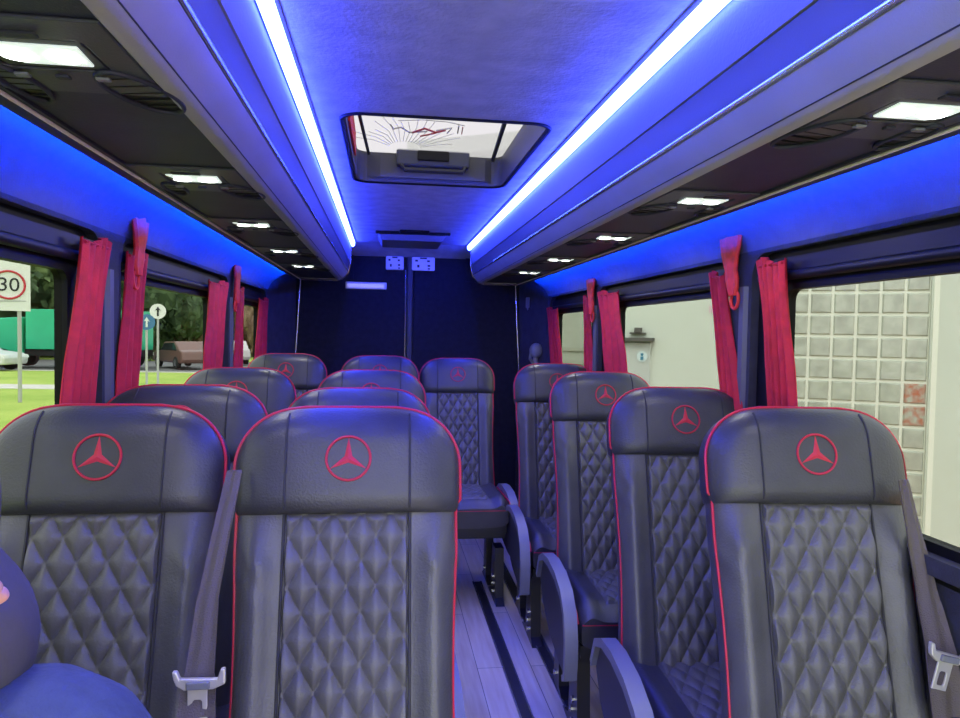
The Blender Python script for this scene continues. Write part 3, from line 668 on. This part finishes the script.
# ------------------------------------------------------------------ seats
HW = 0.212
HB = 0.572
def hw_body(v):   # half width of backrest along its height
    t = min(1, v/0.5); return 0.203-0.009*math.sin(PI*t)
def hw_head(v):
    hw = 0.212
    if v > 0.655: k = min(1, (v-0.655)/0.1135); hw = 0.212-0.115*(1-math.sqrt(max(0, 1-k*k)))
    if v < HB+0.03: hw -= 0.005*((HB+0.03-v)/0.03)**2
    return hw
TILT = math.atan2(0.20, 0.735)
def back_T(z0): # (x, v, d) -> seat local
    c, s_ = math.cos(TILT), math.sin(TILT)
    return Matrix(((1, 0, 0, 0), (0, s_, -c, 0), (0, c, s_, z0), (0, 0, 0, 1)))
def dfront_body(x, v):
    hw = hw_body(v); a = min(1, abs(x)/hw)
    d = 0.038*(1-a**6)**0.5 if a < 1 else 0
    d += 0.022*math.exp(-((abs(x)-0.163)/0.028)**2)*min(1, max(0.0, (0.575-v)/0.09))
    return d
def dfront_head(x, v):
    hw = hw_head(v); a = min(1, abs(x)/max(hw, 1e-4))
    k = 1.0
    if v > 0.70: k = math.sqrt(max(0, 1-((v-0.70)/0.0725)**2))
    if v < HB+0.03: k = math.sqrt(max(0, 1-((HB+0.03-v)/0.034)**2))*0.35+0.65
    d = 0.064*k*(1-a**4)**0.5 if a < 1 else 0
    return d
def seat_meshes():
    T = back_T(0.455); me = {}
    q = MB(); rings = []; NV = 44; N = 64
    for j in range(NV):
        v = -0.03+0.605*j/(NV-1); hw = hw_body(max(0, v)); ring = []
        for i in range(N//2+1):
            a = PI*i/(N//2); x = hw*(1 if math.cos(a) > 0 else -1)*abs(math.cos(a))**0.75; ring.append((x, v, dfront_body(x, v)+0.0022*math.sin(v*95+3*x*40)*math.exp(-((v-0.46)/0.05)**2)*(1 if abs(x) > 0.13 else 0)))
        for i in range(1, N//2):
            a = PI+PI*i/(N//2); x = hw*(1 if math.cos(a) > 0 else -1)*abs(math.cos(a))**0.6; ring.append((x, v, -0.075*abs(math.sin(a))**0.4))
        rings.append(ring)
    q.rings(rings); me['backrest'] = q.mesh('backrest', M_bolster, True, T)
    q = MB(); rings = []; vs = [HB-0.003, HB, HB+0.005, HB+0.012]+[HB+0.02+0.010*k for k in range(8)]+[0.67, 0.68, 0.69, 0.70, 0.71, 0.72, 0.73, 0.74, 0.748, 0.755, 0.760, 0.764, 0.767, 0.7685]
    for v in vs:
        hw = hw_head(v); ring = []; tb = math.sqrt(max(0, 1-(max(0, v-0.70)/0.0725)**2)); N2 = 48
        for i in range(N2+1):
            a = PI*i/N2; x = hw*(1 if math.cos(a) > 0 else -1)*abs(math.cos(a))**0.9; ring.append((x, v, dfront_head(x, v)))
        for i in range(1, 24):
            a = PI+PI*i/24; x = hw*(1 if math.cos(a) > 0 else -1)*abs(math.cos(a))**0.6; ring.append((x, v, -0.075*tb*abs(math.sin(a))**0.4))
        rings.append(ring)
    q.rings(rings); me['headrest'] = q.mesh('headrest', M_leather, True, T)
    # quilted insert
    def puff(x, v):
        u = x/0.050+v/0.105; w2 = x/0.050-v/0.105
        u = x/0.052+v/0.088; w2 = x/0.052-v/0.088; a = abs(math.sin(PI*u)); b = abs(math.sin(PI*w2)); return 0.0125*(0.6*min(a, b)+0.4*a*b)**0.6
    q = MB(); nu, nv = 91, 151
    def f(u, v):
        x = -0.112+0.224*u; vv = 0.0+(HB+0.012)*v; e = min(1, min(u, 1-u)/0.02, max(0, (1-v)-0.015)/0.03)
        return (x, vv, dfront_body(x, vv)+0.002+puff(x, vv)*e-0.006*(1-e))
    q.grid(f, nu, nv); me['quilted_insert'] = q.mesh('quilted_insert', M_quilt, True, T)
    # stitched seams beside the insert
    q = MB()
    for sx in (-0.114, 0.114):
        q.tube([(sx, HB*k/30, dfront_body(sx, HB*k/30)+0.002) for k in range(31)], 0.0028, 6)
        q.tube([(sx*0.99, HB+0.006+0.186*k/20, dfront_head(sx*0.99, HB+0.006+0.186*k/20)+0.0008) for k in range(20)], 0.0022, 6)
    me['seam'] = q.mesh('seam', M_seam, True, T)
    # piping
    q = MB(); path = []
    for k in range(41):
        v = 0.02+(HB-0.01)*k/40; path.append((hw_body(v)*1.0, v, 0.010))
    for v in [HB+0.02+0.015*k for k in range(5)]+[0.665+0.0085*k for k in range(12)]+[0.765, 0.768]:
        path.append((hw_head(v)*0.995+0.001, v, 0.012))
    path += [(hw_head(0.768)*k/5, 0.7715, 0.010) for k in range(4, -1, -1)]
    full = path+[(-p[0], p[1], p[2]) for p in path[-2::-1]]
    q.tube(full, 0.0030, 8); me['piping'] = q.mesh('piping', M_red, True, T)
    # emblem: ring and three-pointed star stitched in red on the headrest
    q = MB(); R1 = 0.040; cv = 0.668
    q.tube([(R1*math.cos(2*PI*i/48), cv+R1*math.sin(2*PI*i/48), dfront_head(R1*math.cos(2*PI*i/48), cv)+0.001) for i in range(48)], 0.0024, 6, closed=True)
    for k in range(3):
        a = PI/2+2*PI*k/3; dx, dy = math.cos(a), math.sin(a); px, py = -dy, dx
        d0 = dfront_head(0, cv)+0.0005
        tip = (dx*R1*0.96, cv+dy*R1*0.96); b1 = (px*0.0085-dx*0.004, cv+py*0.0085-dy*0.004); b2 = (-px*0.0085-dx*0.004, cv-py*0.0085-dy*0.004)
        q.add([(b1[0], b1[1], d0), (b2[0], b2[1], d0), (tip[0], tip[1], d0), (b1[0], b1[1], d0-0.004), (b2[0], b2[1], d0-0.004), (tip[0], tip[1], d0-0.004), (0, cv, d0+0.0025)],
              [(0, 1, 6), (1, 2, 6), (2, 0, 6), (3, 5, 4), (0, 3, 4, 1), (1, 4, 5, 2), (2, 5, 3, 0)])
    me['emblem'] = q.mesh('emblem', M_thread, False, T)
    # cushion
    q = MB(); rings = []
    W, ya, yb = 0.218, 0.03, -0.43
    def ctop(x, y):
        t = (y-yb)/(ya-yb); a = min(1, abs(x)/W)
        z = 0.462+0.018*(1-t)+0.020*math.exp(-((abs(x)-0.172)/0.028)**2)-0.05*max(0, a-0.88)**1.0*4*0.4
        e = max(0, (0.10-(y-yb))/0.10); z -= 0.045*e*e
        return z
    NY = 28
    for j in range(NY):
        y = yb+(ya-yb)*j/(NY-1); ring = []; k = 1-0.06*max(0, 1-j/3)
        for i in range(33):
            a = PI*i/32; x = W*k*(1 if math.cos(a) > 0 else -1)*abs(math.cos(a))**0.55; s_ = math.sin(a)**0.35
            ring.append((x, y, 0.40+(ctop(x, y)-0.40)*s_))
        for i in range(1, 16):
            a = PI+PI*i/16; x = W*k*(1 if math.cos(a) > 0 else -1)*abs(math.cos(a))**0.5
            ring.append((x, y, 0.40-(0.060+0.0*y)*abs(math.sin(a))**0.4))
        rings.append(ring)
    q.rings(rings); me['seat_cushion'] = q.mesh('seat_cushion', M_leather, True)
    q = MB()
    def f2(u, v):
        x = -0.112+0.224*u; y = yb+0.06+(ya-yb-0.09)*v; e = min(1, min(u, 1-u)/0.03, min(v, 1-v)/0.02)
        return (x, y, ctop(x, y)+0.0015+0.009*e*(abs(math.sin(PI*(x/0.05+y/0.1)))*abs(math.sin(PI*(x/0.05-y/0.1))))**0.5-0.006*(1-e))
    q.grid(f2, 71, 91); me['quilted_seat'] = q.mesh('quilted_seat', M_quilt, True)
    q = MB()
    for sx in (-1, 1): q.tube([(sx*W*0.985, yb+0.01+0.42*k/12, 0.445+0.012*(1-k/12)-(0.03 if k == 0 else 0)) for k in range(13)], 0.0035, 6)
    q.tube([(x*W*0.93, yb+0.002, 0.425) for x in (-1, -0.5, 0, 0.5, 1)], 0.0030, 6)
    me['cushion_piping'] = q.mesh('cushion_piping', M_red, True)
    q = MB().box(-0.20, 0.20, -0.40, 0.06, 0.305, 0.345).box(-0.20, 0.20, -0.36, -0.33, 0.27, 0.31).box(-0.20, 0.20, 0.0, 0.03, 0.27, 0.31)
    me['seat_frame'] = q.mesh('seat_frame', M_metal)
    me['back_shell'] = MB().grid(lambda u, v: ((-0.165+0.33*u), 0.0+0.68*v, -0.077-0.012*math.sin(PI*u)), 12, 14).mesh('back_shell', M_seat_pl, True, T)
    # leg: pair of uprights with splayed foot, bolts as sub part
    q = MB(); q.prism([(-0.34, 0.275), (-0.25, 0.275), (-0.215, 0.03), (-0.12, 0.0), (-0.40, 0.0), (-0.36, 0.03)][::-1], 0, -0.022, 0.022)
    q.prism([(-0.02, 0.275), (0.05, 0.275), (0.06, 0.03), (0.12, 0.0), (-0.10, 0.0), (-0.04, 0.03)][::-1], 0, -0.02, 0.02)
    me['leg'] = q.mesh('leg', M_metal)
    q = MB()
    for y, z in ((-0.30, 0.12), (-0.285, 0.08), (-0.30, 0.045), (0.01, 0.06)):
        q.cyl((0, y, z), 0, 0.012, 0.06, 10)
    me['bolt'] = q.mesh('bolt', M_steel)
    # side panel with grey rim (armrest shaped cover)
    outl = [(0.12, 0.40), (0.07, 0.485), (-0.01, 0.52), (-0.12, 0.535), (-0.25, 0.53), (-0.35, 0.505), (-0.415, 0.455), (-0.44, 0.38), (-0.44, 0.30), (-0.43, 0.255), (-0.40, 0.24), (-0.28, 0.235), (-0.10, 0.26), (0.05, 0.32)]
    me['side_panel'] = MB().prism(outl, 0, -0.010, 0.010).mesh('side_panel', M_seat_pl)
    q = MB(); pr = outl[:11]; rings = []
    for i, (y, z) in enumerate(pr):
        a = pr[max(0, i-1)]; b = pr[min(len(pr)-1, i+1)]; t = Vector((b[0]-a[0], b[1]-a[1])).normalized(); nn = Vector((t.y, -t.x))
        wd = 0.012+0.010*math.sin(PI*i/(len(pr)-1)); 
        if nn.dot(Vector((y+0.15, z-0.35))) < 0: nn = -nn
        c = Vector((y, z)); o_ = c+nn*0.008; i_ = c-nn*wd
        rings.append([(-0.026, o_.x, o_.y), (0.016, o_.x, o_.y), (0.016, i_.x, i_.y), (-0.026, i_.x, i_.y)])
    q.rings(rings); me['armrest_rim'] = q.mesh('armrest_rim', M_rim, True)
    return me
ME = seat_meshes()
def part(nm, parent, loc=None):
    o = bpy.data.objects.new(nm, ME[nm]); COL.objects.link(o); o.parent = parent
    if loc: o.location = loc
    return o
def make_seat(name, side):
    """side: -1 aisle on left of the seat, +1 aisle on the right, 0 window-side left seat"""
    t = empty(name)
    part('backrest', t); part('headrest', t)
    hd = [c for c in COL.objects if c.parent == t and c.name.startswith('headrest')][0]
    e = part('emblem', hd); e['label'] = 'red embroidered three-pointed star in a ring'
    part('quilted_insert', t); part('seam', t)
    p = part('piping', t); p['label'] = 'red edge piping'
    c = part('seat_cushion', t); part('quilted_seat', c); part('cushion_piping', c)
    part('seat_frame', t); part('back_shell', t)
    for sx in (-0.175, 0.175):
        l = part('leg', t, (sx, 0, 0)); part('bolt', l)
    if side:
        sp = part('side_panel', t, (side*0.236, 0, 0)); r_ = part('armrest_rim', sp); r_['label'] = 'grey armrest rim'
        if side > 0: r_.scale = (-1, 1, 1)
    return t
SEATS = [
 ('A', -0.675, 1.22, 0, 0.0, 'black leather seat nearest the camera against the left windows', 'left window seats'),
 ('B', -0.229, 1.19, 1, 0.0, 'front left aisle seat, black leather, largest and nearest the middle'),
 ('A', -0.675, 1.72, 0, 0.0, 'second-row left window seat, blue-lit headrest behind the nearest window seat'),
 ('B', -0.238, 1.88, 1, -0.018, 'second-row left aisle seat, grey headrest top showing above the front aisle seat'),
 ('A', -0.715, 2.60, 0, 0.0, 'third-row left window seat, pale grey headrest below the thin red curtain'),
 ('B', -0.215, 2.62, 1, -0.005, 'third-row left aisle seat, only the headrest top visible in the stack'),
 ('A', -0.690, 3.74, 0, 0.02, 'rear-row left window seat, dark headrest by the rear corner'),
 ('B', -0.190, 3.72, 1, 0.015, 'rear-row left aisle seat, farthest headrest top of its file'),
 ('C', 0.240, 3.76, 1, 0.005, 'rear seat standing alone in front of the rear doors at the aisle end'),
 ('D', 0.698, 1.20, -1, 0.0, 'nearest right-hand seat, black quilted leather with a belt at its right'),
 ('D', 0.692, 1.81, -1, -0.005, 'second right-hand seat, deep blue-lit quilting, grey armrest rim at bottom'),
 ('D', 0.695, 2.55, -1, 0.0, 'third right-hand seat with the red star on a turned grey headrest'),
 ('D', 0.690, 3.30, -1, 0.0, 'rearmost right-hand seat beside the third right window'),
]
protos = {}
for row in SEATS:
    k, x, y, side, dz, lb = row[:6]
    key = side
    if key not in protos: protos[key] = make_seat('coach_seat', side); t = protos[key]
    else: t = copy_tree(protos[key])
    t.location = (x, y, dz)
    if k == 'D': t.rotation_euler.z = math.radians({1: -6.0, 2: -5.0, 3: -3.0, 4: -2.0}[1+round((y-1.15)/0.75)])
    g = {'A': 'left window-side seats', 'B': 'left aisle-side seats', 'C': None, 'D': 'right-hand single seats'}[k]
    tag(t, lb, 'seat', 'black leather coach seats')
    if k == 'C':
        for ch in [o for o in bpy.data.objects if o.parent == t and o.name.split('.')[0] in ('seat_cushion', 'seat_frame')]: ch.location.z += 0.06
# seat belts on two seats
def belt(seat_label, x, y, pts, wid, buckle, label, rotz=0):
    t = empty('seat_belt', (x, y, 0)); tag(t, label, 'seat belt', 'seat belts hanging beside the front seats')
    q = MB(); pts = [Vector(p) for p in pts]; n = len(pts); NN = 30; rings = []
    for i in range(NN):
        f = i/(NN-1)*(n-1); k = min(n-2, int(f)); u = f-k; u = u*u*(3-2*u)
        p = pts[k].lerp(pts[k+1], u); ww = wid[0]+(wid[1]-wid[0])*i/(NN-1)
        tw = 0.5*math.sin(i*0.12)
        ax = Vector((math.cos(tw), -math.sin(tw)*0.6, 0)); nb = Vector((0, -1, 0))
        ring = []
        for j in range(9): s_ = -1+2*j/8; ring.append(p+ax*ww*s_+nb*(0.0025+0.003*math.sin(s_*5+i*0.1)))
        for j in range(8, -1, -1): s_ = -1+2*j/8; ring.append(p+ax*ww*s_+nb*(-0.0005+0.003*math.sin(s_*5+i*0.1)))
        rings.append(ring)
    q.rings(rings); q.build('webbing', M_belt, t, smooth=True)
    bx = empty('buckle_pivot'); bpy.data.objects.remove(bx)
    b = Vector(buckle); Tm = Matrix.Translation(b) @ Matrix.Rotation(rotz, 4, 'Y')
    q = MB()   # bracket with two ears
    q.prism([(-0.038, 0.006), (-0.040, 0.018), (-0.033, 0.018), (-0.028, 0.006), (0.028, 0.004), (0.033, 0.020), (0.040, 0.020), (0.040, -0.004), (0.022, -0.012), (-0.022, -0.012), (-0.034, -0.004)], 1, -0.010, 0.0)
    q.build('buckle_bracket', M_buckle, t, T=Tm, bevel=0.002)
    MB().box(-0.018, 0.018, -0.016, -0.010, -0.009, 0.003).build('release_cover', M_rim, t, T=Tm, bevel=0.002)
    q = MB(); holed(q, (-0.017, 0.013, -0.062, -0.010), roundrect(-0.009, 0.005, -0.054, -0.028, 0.004, 6), 1, -0.009, -0.005)
    q.build('tongue', M_buckle, t, T=Tm, bevel=0.0015)
BA = [(0.01, 0.1, 1.097), (-0.001, 0.05, 1.002), (-0.012, 0.0, 0.899), (-0.012, -0.05, 0.797), (-0.01, -0.08, 0.743)]
BD_ = [(-0.058, 0.06, 1.073), (-0.051, 0.03, 0.96), (-0.044, 0.0, 0.853), (-0.049, -0.04, 0.773), (-0.063, -0.08, 0.667)]
belt('', -0.44, 1.2, BA, (0.012, 0.030), (-0.008, -0.065, 0.796), 'grey-brown seat belt with pale buckle between the two front left seats')
belt('', 0.92, 1.2, BD_, (0.012, 0.032), (-0.075, -0.08, 0.784), 'dark seat belt with lilac-lit buckle beside the nearest right seat', 0.25)
# belt at the rear aisle seat
# ------------------------------------------------------------------ person at the left edge
def person():
    t = empty('person', (-0.675, 0.68, 0)); tag(t, 'person in dark navy jacket and blue trousers cut off by the left edge', 'person')
    M_skin = mat('skin', (0.75, 0.36, 0.22), 0.5, noise=0.06, nscale=20)
    M_jacket = mat('navy_jacket', (0.075, 0.066, 0.062), 0.75, noise=0.15, nscale=14, bump=0.5, bscale=40)
    M_jeans = mat('blue_trousers', (0.065, 0.085, 0.115), 0.8, noise=0.15, nscale=30, bump=0.5, bscale=120)
    M_hair = mat('dark_hair', (0.02, 0.015, 0.012), 0.6)
    def skin(name, verts, edges, radii, m, parent, sub=2, root=0):
        me = bpy.data.meshes.new(name); me.from_pydata(verts, edges, []); me.materials.append(m)
        o = bpy.data.objects.new(name, me); COL.objects.link(o); o.parent = parent
        md = o.modifiers.new('skin', 'SKIN'); md.use_smooth_shade = True
        sv = me.skin_vertices[0].data
        for i, r_ in enumerate(radii): sv[i].radius = (r_ if isinstance(r_, tuple) else (r_, r_)); sv[i].use_root = (i == root)
        s_ = o.modifiers.new('sub', 'SUBSURF'); s_.levels = sub; s_.render_levels = sub
        return o
    # facing the aisle (+x) and a little towards the camera; local origin on the floor at the hips
    V_ = [(-0.04, 0.0, 0.90), (-0.04, 0.0, 1.00), (-0.04, 0.0, 1.12), (-0.03, 0.0, 1.24), (-0.02, 0.0, 1.33), (-0.005, 0.0, 1.39), (0.015, 0.0, 1.45), (0.025, 0.0, 1.53), (0.015, 0.0, 1.59),
          (-0.02, -0.13, 1.30), (0.12, -0.05, 1.07), (0.15, -0.10, 1.03), (0.179, -0.125, 1.035),
          (-0.02, 0.15, 1.29), (-0.01, 0.205, 1.18), (0.0, 0.225, 1.06), (0.02, 0.235, 1.00),
          (0.05, -0.08, 0.89), (0.20, -0.05, 0.93), (0.22, -0.09, 0.55), (0.21, -0.10, 0.10), (0.31, -0.10, 0.05),
          (0.04, 0.11, 0.84), (0.20, 0.17, 0.74), (0.26, 0.13, 0.42), (0.25, 0.12, 0.10), (0.35, 0.12, 0.05)]
    E_ = [(0, 1), (1, 2), (2, 3), (3, 4), (4, 5), (5, 6), (6, 7), (7, 8), (3, 9), (9, 10), (10, 11), (11, 12), (3, 13), (13, 14), (14, 15), (15, 16), (0, 17), (17, 18), (18, 19), (19, 20), (20, 21), (0, 22), (22, 23), (23, 24), (24, 25), (25, 26)]
    R_ = [0.08, 0.08, 0.08, 0.08, 0.055, 0.052, 0.070, 0.088, 0.072, 0.045, 0.038, 0.028, 0.026, 0.045, 0.038, 0.028, 0.026, 0.06, 0.05, 0.04, 0.03, 0.03, 0.06, 0.05, 0.04, 0.03, 0.03]
    body = skin('body', V_, E_, R_, M_skin, t)
    # head details
    q = MB()
    def hd(u, v):
        a = 2*PI*u; lim = 0.60-0.27*max(0, math.cos(a))**0.7; b = PI*v*lim
        return (0.008+0.098*math.sin(b)*math.cos(a), 0.090*math.sin(b)*math.sin(a), 1.545+0.110*math.cos(b))
    q.grid(hd, 40, 18, True); hr_ = q.build('hair', M_hair, t, smooth=True); sd_ = hr_.modifiers.new('solid', 'SOLIDIFY'); sd_.thickness = 0.012
    MB().tube([(0.098, 0, 1.545), (0.116, 0, 1.515), (0.122, 0, 1.500), (0.100, 0, 1.492)], 0.011, 10, rr=[0.007, 0.010, 0.013, 0.006]).build('nose', M_skin, t, smooth=True)
    MB().tube([(0.086, -0.024, 1.463), (0.100, -0.010, 1.466), (0.102, 0.0, 1.465), (0.100, 0.010, 1.466), (0.086, 0.024, 1.463)], 0.006, 8).build('mouth', mat('lips', (0.45, 0.16, 0.13), 0.5), t, smooth=True)
    for s in (-1, 1):
        ey = MB().grid(lambda u, v: (0.092+0.010*math.sin(PI*v)*math.cos(2*PI*u), s*0.034+0.013*math.sin(PI*v)*math.sin(2*PI*u), 1.538+0.008*math.cos(PI*v)), 14, 9, True).build('eye', M_swhite, t, smooth=True)
        MB().cyl((0.102, s*0.034, 1.538), 0, 0.0055, 0.003, 12).build('iris', M_black, ey)
        MB().tube([(0.092, s*0.018, 1.558), (0.098, s*0.034, 1.563), (0.088, s*0.052, 1.557)], 0.004, 6).build('eyebrow', M_hair, t, smooth=True)
        MB().grid(lambda u, v: (0.012+0.016*math.sin(PI*v)*math.cos(2*PI*u), s*0.090+0.009*math.sin(PI*v)*math.sin(2*PI*u), 1.515+0.030*math.cos(PI*v)), 14, 9, True).build('ear', M_skin, t, smooth=True)
    # hand with five fingers resting on the knee
    hv = [(0, 0, 0), (0.03, 0, 0), (0.065, 0, -0.004)]; he = [(0, 1), (1, 2)]; hr = [0.022, (0.036, 0.016), (0.038, 0.014)]
    def hand(name, loc, rot):
        e = skin(name, hv, he, hr, M_skin, t); e.location = loc; e.rotation_euler = rot
        for k, (y, L_) in enumerate(((-0.030, 0.062), (-0.010, 0.074), (0.010, 0.070), (0.030, 0.055))):
            skin('finger', [(0.055, y, 0), (0.055+L_*0.5, y*1.1, -0.002), (0.055+L_*0.8, y*1.12, -0.014), (0.055+L_, y*1.12, -0.032)], [(0, 1), (1, 2), (2, 3)], [0.009, 0.0085, 0.008, 0.007], M_skin, e)
        skin('finger', [(0.015, -0.03, -0.004), (0.035, -0.055, -0.012), (0.055, -0.066, -0.022)], [(0, 1), (1, 2)], [0.012, 0.010, 0.009], M_skin, e)
        return e
    hand('hand', (0.181, -0.13, 1.035), (0.2, -1.45, 0.0)); hand('hand', (0.02, 0.235, 1.00), (0, 1.4, 0))
    def chain(q, pts, rad, n=20):
        P = []; Rr = []; pts = [Vector(p) for p in pts]; K = len(pts)
        for i in range(K-1):
            p0, p1, p2, p3 = pts[max(0, i-1)], pts[i], pts[i+1], pts[min(K-1, i+2)]
            for j in range(8):
                u = j/8; P.append(0.5*((2*p1)+(p2-p0)*u+(2*p0-5*p1+4*p2-p3)*u*u+(3*p1-p0-3*p2+p3)*u**3)); Rr.append(rad[i]+(rad[i+1]-rad[i])*(u*u*(3-2*u)))
        P.append(pts[-1]); Rr.append(rad[-1])
        a = (P[0]-P[1]).normalized(); b = (P[-1]-P[-2]).normalized()
        head = [(P[0]+a*Rr[0]*math.sin(k), max(0.002, Rr[0]*math.cos(k))) for k in (1.5, 1.2, 0.9, 0.6, 0.3)]
        tail = [(P[-1]+b*Rr[-1]*math.sin(k), max(0.002, Rr[-1]*math.cos(k))) for k in (0.3, 0.6, 0.9, 1.2, 1.5)]
        P2 = [h[0] for h in head]+P+[h[0] for h in tail]; R2 = [h[1] for h in head]+Rr+[h[1] for h in tail]
        q.tube(P2, 0, n, rr=R2); return q
    def cloth(q, name, m):
        o = q.build(name, m, t, smooth=True); r_ = o.modifiers.new('remesh', 'REMESH'); r_.mode = 'VOXEL'; r_.voxel_size = 0.009; r_.use_smooth_shade = True
        k = o.modifiers.new('smooth', 'SMOOTH'); k.factor = 0.5; k.iterations = 8; return o
    q = MB()
    chain(q, [(-0.04, 0, 0.98), (-0.04, 0, 1.12), (-0.04, 0, 1.22), (-0.03, 0, 1.31)], [0.135, 0.13, 0.135, 0.09])
    chain(q, [(-0.03, 0, 1.29), (-0.02, -0.12, 1.29), (0.05, -0.08, 1.19), (0.128, -0.03, 1.08), (0.13, -0.08, 1.03)], [0.09, 0.085, 0.078, 0.080, 0.052])
    chain(q, [(-0.03, 0, 1.29), (-0.02, 0.15, 1.28), (-0.01, 0.205, 1.17), (0.0, 0.225, 1.08)], [0.09, 0.08, 0.066, 0.050])
    chain(q, [(-0.025, 0, 1.32), (-0.015, 0, 1.36)], [0.082, 0.070])
    cloth(q, 'jacket', M_jacket)
    q = MB()
    chain(q, [(-0.04, 0.0, 0.98), (-0.04, 0, 0.90)], [0.125, 0.13])
    chain(q, [(-0.03, -0.06, 0.88), (0.10, -0.06, 0.91), (0.215, -0.04, 0.945), (0.23, -0.06, 0.78), (0.22, -0.09, 0.45), (0.21, -0.10, 0.14)], [0.11, 0.105, 0.102, 0.085, 0.065, 0.055])
    chain(q, [(-0.03, 0.09, 0.87), (0.08, 0.13, 0.82), (0.20, 0.17, 0.74), (0.27, 0.16, 0.62), (0.26, 0.13, 0.42), (0.25, 0.12, 0.14)], [0.10, 0.085, 0.072, 0.070, 0.060, 0.055])
    cloth(q, 'trousers', M_jeans)
    kc = Vector((0.215, -0.04, 0.945)); q = MB(); ph = []
    for k in range(13):
        a = -0.55+1.9*k/12     # from the top of the knee down its camera side
        d = Vector((-0.10-0.22*max(0, a), -math.sin(a), math.cos(a))).normalized(); ph.append(kc+d*0.1015)
    q.tube(ph, 0.0022, 6); q.build('seam', M_seam, t, smooth=True)
    for yy, xx in ((-0.10, 0.2), (0.12, 0.24)):
        MB().grid(lambda u, v: (xx+0.05+0.14*math.cos(PI*v), yy+0.048*math.sin(PI*v)**0.6*math.cos(2*PI*u), 0.05+0.048*math.sin(PI*v)**0.6*math.sin(2*PI*u)), 18, 14, True).build('shoe', M_black, t, smooth=True)
    return t
person()
bs = empty('crew_seat', (-0.70, 0.68, 0)); tag(bs, 'black crew seat box under the person at the left edge', 'seat')
MB().box(-0.12, 0.12, -0.20, 0.20, 0, 0.62).build('base', M_seat_pl, bs, bevel=0.01)
MB().box(-0.12, 0.13, -0.21, 0.21, 0.62, 0.745).build('seat_cushion', M_leather, bs, bevel=0.025)
